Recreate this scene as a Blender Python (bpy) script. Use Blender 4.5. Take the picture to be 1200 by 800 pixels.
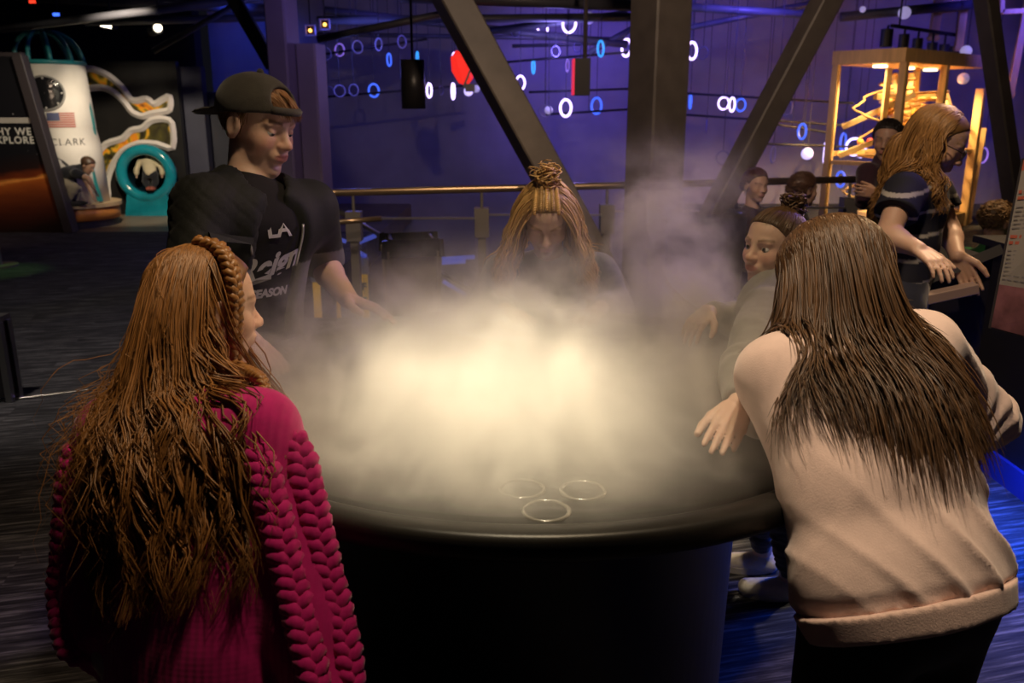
import bpy, math, random
import numpy as np
from mathutils import Vector, Matrix, Quaternion

for o in list(bpy.data.objects):
    bpy.data.objects.remove(o, do_unlink=True)
SC = bpy.context.scene
COL = SC.collection
RND = random.Random(11)
RNG = np.random.default_rng(11)

# ------------------------------------------------------------------ camera
CAM_H = 1.55
PITCH = math.atan(0.27)
_s, _c = math.sin(PITCH), math.cos(PITCH)
cam = bpy.data.cameras.new('camera')
cam_o = bpy.data.objects.new('camera', cam)
COL.objects.link(cam_o)
cam_o.location = (0, 0, CAM_H)
cam_o.rotation_euler = (math.pi / 2 - PITCH, 0, 0)
cam.sensor_width = 36
cam.lens = 30
cam.clip_start = 0.05
cam.dof.use_dof = True
cam.dof.focus_distance = 1.75
cam.dof.aperture_fstop = 6.0
SC.camera = cam_o


def P(u, v, d):
    """world point seen at photo pixel (u, v) at depth d"""
    x = (u - 600) / 1000 * d
    up = (400 - v) / 1000 * d
    return np.array([x, d * _c + up * _s, CAM_H - d * _s + up * _c])


def G(u, v, z=0.0):
    """world point seen at photo pixel (u, v) on the level z"""
    a, b = (u - 600) / 1000, (400 - v) / 1000
    t = (z - CAM_H) / (-_s + b * _c)
    return np.array([a * t, t * (_c + b * _s), z])


# ------------------------------------------------------------------ world, view
w = bpy.data.worlds.new('world')
SC.world = w
w.use_nodes = True
w.node_tree.nodes['Background'].inputs[0].default_value = (0.10, 0.10, 0.16, 1)
w.node_tree.nodes['Background'].inputs[1].default_value = 0.035
SC.view_settings.view_transform = 'Standard'
SC.view_settings.look = 'None'
SC.view_settings.exposure = 0.0
SC.view_settings.gamma = 1
SC.view_settings.use_curve_mapping = False
SC.cycles.use_denoising = True
SC.cycles.volume_step_rate = 0.3
SC.cycles.volume_bounces = 2
SC.cycles.max_bounces = 8
SC.cycles.transparent_max_bounces = 16
SC.cycles.sample_clamp_indirect = 6


# ------------------------------------------------------------------ lamps
def lamp(name, kind, loc, energy, color, size=0.1, target=None, spot=None, blend=0.5, shape=None, size_y=None):
    l = bpy.data.lights.new(name, kind)
    l.energy = energy
    l.color = color
    if kind == 'SPOT':
        l.spot_size = math.radians(spot)
        l.spot_blend = blend
        l.shadow_soft_size = size
    elif kind == 'AREA':
        l.size = size
        if size_y:
            l.shape = 'RECTANGLE'
            l.size_y = size_y
    else:
        l.shadow_soft_size = size
    o = bpy.data.objects.new(name, l)
    COL.objects.link(o)
    o.location = loc
    if target is not None:
        d = Vector(target) - Vector(loc)
        o.rotation_euler = d.to_track_quat('-Z', 'Y').to_euler()
    return o


TC = np.array([0.035, 1.74, 0.995])        # centre of the fog table's rim
TR = 0.70
WARM = (1.0, 0.78, 0.47)
lamp('table_spot', 'SPOT', (-0.02, 1.38, 3.2), 660, (1.0, 0.84, 0.57), 0.05, (-0.03, 1.38, 1.0), 20, 1.0)
lamp('wide_spot', 'SPOT', (0.25, 1.35, 3.2), 84, (1.0, 0.74, 0.45), 0.06, (0.0, 1.6, 1.0), 84, 0.8)
lamp('back_wash_spot', 'SPOT', (0.35, 0.9, 3.3), 105, (1.0, 0.78, 0.56), 0.06, (0.62, 1.25, 1.0), 28, 0.9)
lamp('hair_spot', 'SPOT', (-0.1, 1.5, 3.3), 60, (1.0, 0.76, 0.46), 0.06, (-0.46, 1.3, 1.3), 18, 0.9)
lamp('added_steel_fill', 'SPOT', (0.6, 2.6, 3.3), 230, (1.0, 0.72, 0.5), 0.08, (0.9, 6.2, 2.0), 80, 0.9)  # unseen spot, added to lift the braces and column out of black
lamp('rail_spot', 'SPOT', (-0.4, 4.0, 3.3), 130, (1.0, 0.70, 0.42), 0.06, (-0.4, 5.7, 0.8), 50, 0.8)
lamp('added_shoe_fill', 'SPOT', (1.45, 2.2, 3.3), 110, (1.0, 0.84, 0.6), 0.05, (0.92, 2.6, 0.0), 16, 0.8)  # added to brighten the small girl's shoes; no such lamp is known
lamp('far_girl_spot', 'SPOT', (0.15, 2.0, 3.3), 48, (1.0, 0.80, 0.52), 0.05, (0.1, 2.42, 1.2), 16, 0.8)
# atrium colour wash
lamp('atrium_wash_right', 'SPOT', (2.9, 9.6, 3.2), 420, (0.13, 0.09, 1.0), 0.3, (2.6, 14.9, 1.9), 70, 1.0)
lamp('atrium_wash_middle', 'SPOT', (0.5, 11.4, 3.2), 300, (0.26, 0.16, 1.0), 0.3, (0.9, 14.9, 2.1), 62, 1.0)
lamp('atrium_wash_mid_left', 'SPOT', (-1.6, 10.6, 3.2), 60, (0.14, 0.10, 1.0), 0.3, (-1.8, 14.9, 1.6), 66, 1.0)
lamp('atrium_wash_left', 'SPOT', (-3.9, 12.6, 3.2), 90, (0.05, 0.09, 1.0), 0.2, (-4.2, 14.9, 2.2), 60, 1.0)
lamp('atrium_wash_far', 'SPOT', (6.6, 10.6, 3.2), 260, (0.10, 0.07, 1.0), 0.3, (6.6, 14.9, 1.7), 70, 1.0)
lamp('violet_column_spot', 'SPOT', (-1.2, 7.2, 3.2), 22, (0.26, 0.18, 1.0), 0.1, (-2.1, 8.4, 1.9), 60, 0.9)
lamp('blue_stage_lamp', 'SPOT', (3.2, 3.6, 3.2), 210, (0.38, 0.22, 1.0), 0.1, (0.35, 2.45, 1.2), 26, 0.9)
lamp('added_visitor_fill', 'SPOT', (0.7, 1.7, 3.3), 120, (1.0, 0.72, 0.48), 0.08, (1.5, 2.8, 1.2), 50, 0.9)  # added fill for the striped woman and the text sign, source unseen
lamp('visitor_spot', 'SPOT', (2.9, 4.4, 3.3), 260, (1.0, 0.66, 0.36), 0.08, (1.7, 3.3, 1.2), 84, 0.9)
lamp('added_machine_fill', 'SPOT', (2.4, 6.6, 3.3), 260, (1.0, 0.66, 0.34), 0.08, (4.9, 11.0, 1.3), 34, 0.9)  # unseen spot added so the machine's front posts do not stay dark
lamp('ring_glow_lamp', 'POINT', (0.7, 11.2, 2.2), 42, (0.30, 0.24, 1.0), 0.15)
lamp('ring_glow_lamp', 'POINT', (-2.0, 10.6, 2.3), 16, (0.16, 0.18, 1.0), 0.15)
# exhibit corner
lamp('rocket_spot', 'SPOT', (-3.6, 8.6, 3.1), 300, (1.0, 0.86, 0.62), 0.08, (-6.35, 11.6, 1.3), 34, 0.8)
lamp('panel_spot', 'SPOT', (-4.2, 6.6, 3.1), 130, (1.0, 0.72, 0.5), 0.08, (-6.6, 10.6, 1.1), 40, 0.8)
lamp('cloud_wall_spot', 'SPOT', (-4.3, 9.8, 3.1), 520, (1.0, 0.84, 0.62), 0.06, (-5.4, 12.9, 0.9), 46, 0.7)
lamp('carpet_spot', 'SPOT', (-2.8, 3.6, 3.15), 150, (1.0, 0.85, 0.72), 0.08, (-3.0, 5.6, 0.0), 80, 0.8)
lamp('green_floor_spot', 'SPOT', (-5.3, 8.0, 3.1), 60, (0.4, 1.0, 0.2), 0.05, (-5.2, 8.4, 0.0), 22, 0.7)


# ------------------------------------------------------------------ materials
MATS = {}


def mat(name, color=(0.5, 0.5, 0.5), rough=0.5, metal=0.0, noise=0.0, nscale=40.0, bump=0.0, bscale=120.0,
        emit=None, estr=0.0, spec=0.5, attr=None, sss=0.0, sheen=0.0, trans=0.0, alpha=1.0, coat=0.0, stretch=None):
    if name in MATS:
        return MATS[name]
    m = bpy.data.materials.new(name)
    m.use_nodes = True
    nt = m.node_tree
    N, L = nt.nodes, nt.links
    b = N['Principled BSDF']
    b.inputs['Base Color'].default_value = (*color, 1)
    b.inputs['Roughness'].default_value = rough
    b.inputs['Metallic'].default_value = metal
    b.inputs['Specular IOR Level'].default_value = spec
    b.inputs['Sheen Weight'].default_value = sheen
    b.inputs['Transmission Weight'].default_value = trans
    b.inputs['Alpha'].default_value = alpha
    b.inputs['Coat Weight'].default_value = coat
    if sss:
        b.inputs['Subsurface Weight'].default_value = sss
        b.inputs['Subsurface Radius'].default_value = (0.012, 0.004, 0.002)
        b.inputs['Subsurface Scale'].default_value = 1.0
    if emit:
        b.inputs['Emission Color'].default_value = (*emit, 1)
        b.inputs['Emission Strength'].default_value = estr
        m.cycles.emission_sampling = 'NONE'
    vec = None
    if noise or bump:
        tc = N.new('ShaderNodeTexCoord')
        mp = N.new('ShaderNodeMapping')
        L.new(tc.outputs['Object'], mp.inputs[0])
        if stretch:
            mp.inputs['Scale'].default_value = stretch
        vec = mp.outputs[0]
    src = None
    if attr:
        a = N.new('ShaderNodeAttribute')
        a.attribute_name = attr
        src = a.outputs['Color']
    if noise:
        n = N.new('ShaderNodeTexNoise')
        n.inputs['Scale'].default_value = nscale
        n.inputs['Detail'].default_value = 5
        L.new(vec, n.inputs['Vector'])
        r = N.new('ShaderNodeMapRange')
        r.inputs['From Min'].default_value = 0.25
        r.inputs['From Max'].default_value = 0.75
        r.inputs['To Min'].default_value = 1 - noise
        r.inputs['To Max'].default_value = 1 + noise
        L.new(n.outputs['Fac'], r.inputs['Value'])
        mx = N.new('ShaderNodeVectorMath')
        mx.operation = 'SCALE'
        if src:
            L.new(src, mx.inputs[0])
        else:
            mx.inputs[0].default_value = color
        L.new(r.outputs[0], mx.inputs['Scale'])
        src = mx.outputs[0]
    if src:
        L.new(src, b.inputs['Base Color'])
    if bump:
        n2 = N.new('ShaderNodeTexNoise')
        n2.inputs['Scale'].default_value = bscale
        n2.inputs['Detail'].default_value = 4
        L.new(vec, n2.inputs['Vector'])
        bp = N.new('ShaderNodeBump')
        bp.inputs['Strength'].default_value = bump
        bp.inputs['Distance'].default_value = 0.003
        L.new(n2.outputs['Fac'], bp.inputs['Height'])
        L.new(bp.outputs[0], b.inputs['Normal'])
    MATS[name] = m
    return m


# ------------------------------------------------------------------ mesh helpers
def raw_obj(name, V, F, m, smooth=True):
    me = bpy.data.meshes.new(name)
    V = np.asarray(V, dtype=np.float32)
    if isinstance(F, np.ndarray):
        n, k = F.shape
        me.vertices.add(len(V))
        me.vertices.foreach_set('co', V.ravel())
        me.loops.add(n * k)
        me.loops.foreach_set('vertex_index', F.astype(np.int32).ravel())
        me.polygons.add(n)
        me.polygons.foreach_set('loop_start', np.arange(0, n * k, k, dtype=np.int32))
        me.update(calc_edges=True)
        me.validate()
    else:
        me.from_pydata([tuple(map(float, v)) for v in V], [], F)
    if smooth:
        me.polygons.foreach_set('use_smooth', np.ones(len(me.polygons), dtype=bool))
    if m is not None:
        me.materials.append(m)
    o = bpy.data.objects.new(name, me)
    COL.objects.link(o)
    return o


def wloc(o):
    """world position of an (unrotated) object chain"""
    p = np.zeros(3)
    while o is not None:
        p += np.array(o.location)
        o = o.parent
    return p


def part(name, VF, m, parent=None, smooth=False, base=None, label=None):
    """one mesh object; vertices are given in world space"""
    V, F = VF[0], VF[1]
    V = np.asarray(V, dtype=float)
    if parent is not None:
        org = wloc(parent)
        o = raw_obj(name, V - org, F, m, smooth)
        o.parent = parent
    else:
        if base is None:
            base = np.array([(V[:, 0].min() + V[:, 0].max()) / 2, (V[:, 1].min() + V[:, 1].max()) / 2, V[:, 2].min()])
        o = raw_obj(name, V - np.asarray(base), F, m, smooth)
        o.location = base
    if label:
        o['label'] = label
    return o


def tag(o, label, cat=None, group=None, kind=None):
    o['label'] = label
    if cat:
        o['category'] = cat
    if group:
        o['group'] = group
    if kind:
        o['kind'] = kind
    return o


def thing(name, loc, label, cat, group=None):
    o = bpy.data.objects.new(name, None)
    COL.objects.link(o)
    o.location = tuple(map(float, loc))
    return tag(o, label, cat, group)


def struct(name, VF, m, smooth=False, label=None):
    o = part(name, VF, m, None, smooth)
    o['kind'] = 'structure'
    if label:
        o['label'] = label
    return o


def join(*parts):
    V, F, off = [], [], 0
    for v, f in parts:
        v = np.asarray(v, dtype=float)
        V.append(v)
        F += [tuple(int(i) + off for i in q) for q in f]
        off += len(v)
    return np.concatenate(V), F


def box(lo, hi):
    (a, b, c), (d, e, f) = lo, hi
    V = [(a, b, c), (d, b, c), (d, e, c), (a, e, c), (a, b, f), (d, b, f), (d, e, f), (a, e, f)]
    F = [(3, 2, 1, 0), (4, 5, 6, 7), (0, 1, 5, 4), (1, 2, 6, 5), (2, 3, 7, 6), (3, 0, 4, 7)]
    return np.array(V, dtype=float), F


def frame3(d, ref=(0, 0, 1)):
    d = np.asarray(d, dtype=float)
    d = d / np.linalg.norm(d)
    ref = np.asarray(ref, dtype=float)
    if abs(d @ ref) > 0.95:
        ref = np.array([1.0, 0, 0]) if abs(d[0]) < 0.9 else np.array([0, 1.0, 0])
    x = np.cross(ref, d)
    x /= np.linalg.norm(x)
    return x, np.cross(d, x), d


def bar(a, b, wx, wy, ref=(0, 0, 1), bev=0.0):
    """rectangular beam from a to b with lightly chamfered edges"""
    a, b = np.asarray(a, float), np.asarray(b, float)
    x, y, d = frame3(b - a, ref)
    hx, hy = wx / 2, wy / 2
    e = bev if bev else min(wx, wy) * 0.08
    prof = [(-hx + e, -hy), (hx - e, -hy), (hx, -hy + e), (hx, hy - e), (hx - e, hy), (-hx + e, hy), (-hx, hy - e), (-hx, -hy + e)]
    V = [a + x * p + y * q for p, q in prof] + [b + x * p + y * q for p, q in prof]
    n = 8
    F = [(i, (i + 1) % n, (i + 1) % n + n, i + n) for i in range(n)] + [tuple(range(n))[::-1], tuple(range(n, 2 * n))]
    return np.array(V), F


def tube(pts, r, n=8, caps=True, closed=False):
    pts = np.asarray(pts, dtype=float)
    m = len(pts)
    rr = np.full(m, r) if np.isscalar(r) else np.asarray(r)
    V, F = [], []
    if closed:
        tg = np.roll(pts, -1, 0) - np.roll(pts, 1, 0)
    else:
        tg = np.gradient(pts, axis=0)
    x, y, _ = frame3(tg[0])
    for i in range(m):
        d = tg[i] / (np.linalg.norm(tg[i]) + 1e-12)
        x = x - d * (x @ d)
        x /= np.linalg.norm(x)
        y = np.cross(d, x)
        for k in range(n):
            t = 2 * math.pi * k / n
            V.append(pts[i] + (x * math.cos(t) + y * math.sin(t)) * rr[i])
    for i in range(m if closed else m - 1):
        j = (i + 1) % m
        for k in range(n):
            l = (k + 1) % n
            F.append((i * n + k, i * n + l, j * n + l, j * n + k))
    if caps and not closed:
        F.append(tuple(range(n))[::-1])
        F.append(tuple(range((m - 1) * n, m * n)))
    return np.array(V), F


def lathe(prof, c=(0, 0, 0), n=32, a0=0.0, a1=2 * math.pi, close=True):
    """profile [(r, z)...] turned about the vertical axis through c"""
    full = abs(a1 - a0 - 2 * math.pi) < 1e-6
    k = n if full else n + 1
    V, F = [], []
    for i in range(k):
        t = a0 + (a1 - a0) * i / n
        for r, z in prof:
            V.append((c[0] + r * math.cos(t), c[1] + r * math.sin(t), c[2] + z))
    m = len(prof)
    for i in range(n):
        j = (i + 1) % k
        for q in range(m - 1):
            F.append((i * m + q, j * m + q, j * m + q + 1, i * m + q + 1))
    return np.array(V), F


def disc(c, r, n=32, nrm=(0, 0, 1)):
    x, y, d = frame3(nrm)
    V = [np.asarray(c) + (x * math.cos(2 * math.pi * i / n) + y * math.sin(2 * math.pi * i / n)) * r for i in range(n)]
    return np.array(V), [tuple(range(n))]


def cyl(a, b, r, n=24, r2=None):
    return tube([a, b], [r, r if r2 is None else r2], n)


def slab(poly, nrm, t):
    """flat polygon extruded by t along nrm"""
    poly = np.asarray(poly, float)
    nrm = np.asarray(nrm, float)
    nrm = nrm / np.linalg.norm(nrm)
    n = len(poly)
    V = np.concatenate([poly, poly + nrm * t])
    F = [tuple(range(n))[::-1], tuple(range(n, 2 * n))] + [(i, (i + 1) % n, (i + 1) % n + n, i + n) for i in range(n)]
    return V, F


def sphere(c, r, n=16, m=10):
    prof = [(max(1e-4, math.sin(math.pi * i / m)) * 1.0, -math.cos(math.pi * i / m)) for i in range(m + 1)]
    V, F = lathe(prof, n=n)
    r = np.array(r) if not np.isscalar(r) else np.array([r, r, r])
    return V * r + np.asarray(c), F


def torus(c, R, r, nrm=(0, 0, 1), n=36, m=8, sx=1.0):
    x, y, d = frame3(nrm)
    pts = [np.asarray(c) + x * math.cos(2 * math.pi * i / n) * R * sx + y * math.sin(2 * math.pi * i / n) * R for i in range(n)]
    return tube(pts, r, m, closed=True)


# ------------------------------------------------------------------ soft-union field and surface nets
def cap(a, b, ra, rb, u=None, w=1.0, cut=None, cut0=None):
    """tapered capsule, optionally w times wider along u; cut: flat end past b, cut0: flat end before a"""
    a, b = np.asarray(a, float), np.asarray(b, float)
    ba = b - a
    L2 = max(ba @ ba, 1e-12)
    if u is not None:
        u = np.asarray(u, float)
        u = u / np.linalg.norm(u)
    ext = max(ra, rb) * max(1.0, w)

    def f(x, y, z):
        px, py, pz = x - a[0], y - a[1], z - a[2]
        t = np.clip((px * ba[0] + py * ba[1] + pz * ba[2]) / L2, 0, 1)
        qx, qy, qz = px - t * ba[0], py - t * ba[1], pz - t * ba[2]
        if u is not None:
            s = (qx * u[0] + qy * u[1] + qz * u[2]) * (1 / w - 1)
            qx, qy, qz = qx + s * u[0], qy + s * u[1], qz + s * u[2]
        d = np.sqrt(qx * qx + qy * qy + qz * qz) - (ra + (rb - ra) * t)
        L = math.sqrt(L2)
        if cut is not None:
            d = np.maximum(d, (px * ba[0] + py * ba[1] + pz * ba[2]) / L - L - cut)
        if cut0 is not None:
            d = np.maximum(d, -(px * ba[0] + py * ba[1] + pz * ba[2]) / L - cut0)
        return d
    f.lo = np.minimum(a, b) - ext
    f.hi = np.maximum(a, b) + ext
    return f


def ell(c, r, M=None):
    c, r = np.asarray(c, float), np.asarray(r, float)
    M = np.eye(3) if M is None else np.asarray(M, float)

    def f(x, y, z):
        px, py, pz = x - c[0], y - c[1], z - c[2]
        q = [(px * M[i][0] + py * M[i][1] + pz * M[i][2]) / r[i] for i in range(3)]
        k0 = np.sqrt(q[0] ** 2 + q[1] ** 2 + q[2] ** 2)
        k1 = np.sqrt((q[0] / r[0]) ** 2 + (q[1] / r[1]) ** 2 + (q[2] / r[2]) ** 2)
        return k0 * (k0 - 1) / np.maximum(k1, 1e-6)
    e = np.sqrt(((M * r[:, None]) ** 2).sum(0))
    f.lo, f.hi = c - e, c + e
    return f


def half(c, n):
    """half space: negative on the side n points away from"""
    c, n = np.asarray(c, float), np.asarray(n, float)
    n = n / np.linalg.norm(n)

    def f(x, y, z):
        return (x - c[0]) * n[0] + (y - c[1]) * n[1] + (z - c[2]) * n[2]
    return f


class Field:
    def __init__(self, prims, h=0.008, fine=()):
        """prims: (function, blend, sign); fine: (lo, hi, step) boxes with closer sampling"""
        lo = np.min([p[0].lo for p in prims if p[2] > 0], axis=0) - 4 * h
        hi = np.max([p[0].hi for p in prims if p[2] > 0], axis=0) + 4 * h
        self.ax = []
        for k in range(3):
            x, out = lo[k], []
            while x < hi[k] + h:
                out.append(x)
                st = h
                for fl, fh, fs in fine:
                    if fl[k] - h < x < fh[k]:
                        st = min(st, fs)
                x += st
            self.ax.append(np.array(out, dtype=np.float32))
        self.D = np.full([len(a) for a in self.ax], 0.5, dtype=np.float32)
        for f, k, s in prims:
            if hasattr(f, 'lo'):
                mg = max(k, 0) + 3 * h
                sl = []
                for q in range(3):
                    i0 = max(np.searchsorted(self.ax[q], f.lo[q] - mg) - 1, 0)
                    i1 = min(np.searchsorted(self.ax[q], f.hi[q] + mg) + 1, len(self.ax[q]))
                    sl.append(slice(i0, i1))
                sl = tuple(sl)
                if any(a.stop - a.start < 1 for a in sl):
                    continue
            else:
                sl = (slice(None),) * 3
            X = self.ax[0][sl[0]][:, None, None]
            Y = self.ax[1][sl[1]][None, :, None]
            Z = self.ax[2][sl[2]][None, None, :]
            d = f(X, Y, Z)
            A = self.D[sl]
            if s > 0:
                hh = np.maximum(k - np.abs(A - d), 0)
                self.D[sl] = np.minimum(A, d) - (hh * hh / (4 * k) if k > 0 else 0)
            else:
                d = -d
                hh = np.maximum(k - np.abs(A - d), 0)
                self.D[sl] = np.maximum(A, d) + (hh * hh / (4 * k) if k > 0 else 0)

    def mesh(self):
        D, ax = self.D, self.ax
        S = D < 0
        c = np.zeros([n - 1 for n in D.shape], dtype=np.int8)
        offs = [(i, j, k) for i in (0, 1) for j in (0, 1) for k in (0, 1)]
        n = D.shape
        for i, j, k in offs:
            c += S[i:n[0] - 1 + i, j:n[1] - 1 + j, k:n[2] - 1 + k]
        act = (c > 0) & (c < 8)
        ijk = np.argwhere(act)
        val = np.stack([D[ijk[:, 0] + a, ijk[:, 1] + b, ijk[:, 2] + e] for a, b, e in offs], 1)
        cr = np.stack([np.stack([ax[0][ijk[:, 0] + a], ax[1][ijk[:, 1] + b], ax[2][ijk[:, 2] + e]], 1) for a, b, e in offs], 1)
        acc = np.zeros((len(ijk), 3))
        cnt = np.zeros(len(ijk))
        for p in range(8):
            for q in range(p + 1, 8):
                if sum(abs(offs[p][t] - offs[q][t]) for t in range(3)) != 1:
                    continue
                sg = (val[:, p] < 0) != (val[:, q] < 0)
                t = np.where(sg, val[:, p] / np.where(sg, val[:, p] - val[:, q], 1), 0)
                acc += np.where(sg[:, None], cr[:, p] + (cr[:, q] - cr[:, p]) * t[:, None], 0)
                cnt += sg
        V = acc / cnt[:, None]
        vid = np.full(act.shape, -1, dtype=np.int32)
        vid[act] = np.arange(len(ijk), dtype=np.int32)
        F = []
        for a in range(3):
            b, e = (a + 1) % 3, (a + 2) % 3
            s0 = [slice(None)] * 3
            s1 = [slice(None)] * 3
            s0[a], s1[a] = slice(0, n[a] - 1), slice(1, n[a])
            d = S[tuple(s0)].astype(np.int8) - S[tuple(s1)].astype(np.int8)
            g = np.argwhere(d != 0)
            sg = d[d != 0]
            ok = (g[:, b] > 0) & (g[:, e] > 0) & (g[:, b] < n[b] - 1) & (g[:, e] < n[e] - 1)
            g, sg = g[ok], sg[ok]
            qs = []
            for ob, oe in ((-1, -1), (0, -1), (0, 0), (-1, 0)):
                h = g.copy()
                h[:, b] += ob
                h[:, e] += oe
                qs.append(vid[h[:, 0], h[:, 1], h[:, 2]])
            q = np.stack(qs, 1)
            q[sg < 0] = q[sg < 0][:, ::-1]
            F.append(q)
        F = np.concatenate(F)
        return V, F[(F >= 0).all(1)]


def vnormals(V, F):
    a, b, c = V[F[:, 0]], V[F[:, 1]], V[F[:, 2]]
    fn = np.cross(b - a, c - a)
    if F.shape[1] == 4:
        fn = np.cross(V[F[:, 2]] - V[F[:, 0]], V[F[:, 3]] - V[F[:, 1]])
    N = np.zeros_like(V)
    for k in range(F.shape[1]):
        np.add.at(N, F[:, k], fn)
    return N / (np.linalg.norm(N, axis=1)[:, None] + 1e-12)


def relax(V, F, it=1, lam=0.5):
    """a little smoothing along the mesh edges"""
    for _ in range(it):
        S = np.zeros_like(V)
        n = np.zeros(len(V))
        k = F.shape[1]
        for i in range(k):
            j = (i + 1) % k
            np.add.at(S, F[:, i], V[F[:, j]])
            np.add.at(n, F[:, i], 1)
        V = V + lam * (S / np.maximum(n, 1)[:, None] - V)
    return V


def wob(p, freq, seed, octv=3, aniso=None):
    """smooth pseudo noise in about -1..1 from folded sines"""
    r = np.random.default_rng(seed)
    q = p * (1 if aniso is None else np.asarray(aniso))
    out, amp, tot = 0, 1.0, 0
    for o in range(octv):
        for _ in range(3):
            d = r.normal(size=3)
            d /= np.linalg.norm(d)
            e = r.normal(size=3)
            ph = r.uniform(0, 6.28, 2)
            out = out + amp * np.sin(q @ d * freq + ph[0] + 1.6 * np.sin(q @ e * freq * 0.5 + ph[1]))
            tot += amp
        amp *= 0.5
        freq *= 2.0
    return out / tot * 1.7


def field_eval(prims, Pn):
    x, y, z = Pn[:, 0], Pn[:, 1], Pn[:, 2]
    D = np.full(len(Pn), 9.0)
    for f in prims:
        D = np.minimum(D, f(x, y, z))
    return D


def field_grad(prims, Pn, e=0.003):
    g = np.zeros_like(Pn)
    for k in range(3):
        o = np.zeros(3)
        o[k] = e
        g[:, k] = field_eval(prims, Pn + o) - field_eval(prims, Pn - o)
    return g / (np.linalg.norm(g, axis=1)[:, None] + 1e-9)


def PY(u, v, y):
    """world point seen at photo pixel (u, v) on the upright plane at distance y"""
    b = (400 - v) / 1000
    return P(u, v, y / (_c + b * _s))


# ------------------------------------------------------------------ setting
def carpet_material():
    m = bpy.data.materials.new('carpet_planks')
    m.use_nodes = True
    nt = m.node_tree
    N, L = nt.nodes, nt.links
    b = N['Principled BSDF']
    b.inputs['Roughness'].default_value = 0.85
    b.inputs['Specular IOR Level'].default_value = 0.25
    tc = N.new('ShaderNodeTexCoord')
    rot = N.new('ShaderNodeMapping')
    rot.inputs['Rotation'].default_value = (0, 0, math.radians(-14))
    L.new(tc.outputs['Object'], rot.inputs[0])
    br = N.new('ShaderNodeTexBrick')
    br.inputs['Scale'].default_value = 1.0
    br.inputs['Brick Width'].default_value = 1.0
    br.inputs['Row Height'].default_value = 0.25
    br.inputs['Mortar Size'].default_value = 0.0
    br.inputs['Color1'].default_value = (0, 0, 0, 1)
    br.inputs['Color2'].default_value = (1, 1, 1, 1)
    L.new(rot.outputs[0], br.inputs['Vector'])
    off = N.new('ShaderNodeVectorMath')
    off.operation = 'MULTIPLY_ADD'
    L.new(br.outputs['Color'], off.inputs[0])
    off.inputs[1].default_value = (7, 3, 5)
    L.new(rot.outputs[0], off.inputs[2])
    mp = N.new('ShaderNodeMapping')
    mp.inputs['Scale'].default_value = (2.2, 34, 1)
    L.new(off.outputs[0], mp.inputs[0])
    n = N.new('ShaderNodeTexNoise')
    n.inputs['Scale'].default_value = 1.6
    n.inputs['Detail'].default_value = 4
    n.inputs['Roughness'].default_value = 0.65
    L.new(mp.outputs[0], n.inputs['Vector'])
    r = N.new('ShaderNodeValToRGB')
    e = r.color_ramp.elements
    e[0].position, e[0].color = 0.36, (0.018, 0.018, 0.021, 1)
    e[1].position, e[1].color = 0.66, (0.20, 0.20, 0.215, 1)
    e2 = e.new(0.52)
    e2.color = (0.055, 0.055, 0.062, 1)
    L.new(n.outputs['Fac'], r.inputs[0])
    L.new(r.outputs[0], b.inputs['Base Color'])
    bp = N.new('ShaderNodeBump')
    bp.inputs['Strength'].default_value = 0.5
    bp.inputs['Distance'].default_value = 0.004
    L.new(n.outputs['Fac'], bp.inputs['Height'])
    L.new(bp.outputs[0], b.inputs['Normal'])
    return m


CARPET = carpet_material()
BLACK = mat('black_paint', (0.012, 0.012, 0.014), 0.6, noise=0.3, nscale=6)
DARKWALL = mat('navy_wall', (0.30, 0.29, 0.36), 0.75, noise=0.12, nscale=2.5, bump=0.15, bscale=30)
STEELP = mat('painted_steel', (0.105, 0.088, 0.078), 0.5, noise=0.2, nscale=7, bump=0.12, bscale=60)
CHROME = mat('brushed_steel', (0.55, 0.52, 0.48), 0.3, 0.9, noise=0.1, nscale=50)
CEILM = mat('ceiling_black', (0.03, 0.03, 0.036), 0.8, noise=0.4, nscale=3)

struct('floor', box((-9, -3, -0.3), (7, 6.45, 0)), CARPET)
struct('floor_exhibits', box((-9, 6.45, -0.3), (-1.75, 11.35, 0)), CARPET)
struct('floor_vinyl', box((-9, 11.35, -0.3), (-1.75, 15, 0)), mat('tan_vinyl', (0.20, 0.15, 0.10), 0.45, noise=0.25, nscale=3))
struct('floor_platform', box((3.0, 6.45, -0.3), (9.5, 15, 0)), CARPET)
struct('floor_lower', box((-1.75, 6.45, -3.4), (3.0, 15, -3.2)), mat('lower_floor', (0.05, 0.05, 0.06), 0.5, noise=0.3, nscale=2))
struct('ceiling', box((-9, -3, 3.42), (9.5, 15.2, 3.6)), CEILM)
struct('wall_back', box((-5.0, 14.9, -3.3), (9.5, 15.2, 3.45)), DARKWALL)
struct('wall_back_left', box((-9, 14.2, 0), (-5.0, 14.5, 3.45)), BLACK)
struct('wall_left', box((-9.3, -3, 0), (-9, 14.5, 3.45)), BLACK)
struct('wall_right', box((9.5, -3, -0.3), (9.8, 15.2, 3.45)), DARKWALL)
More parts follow.
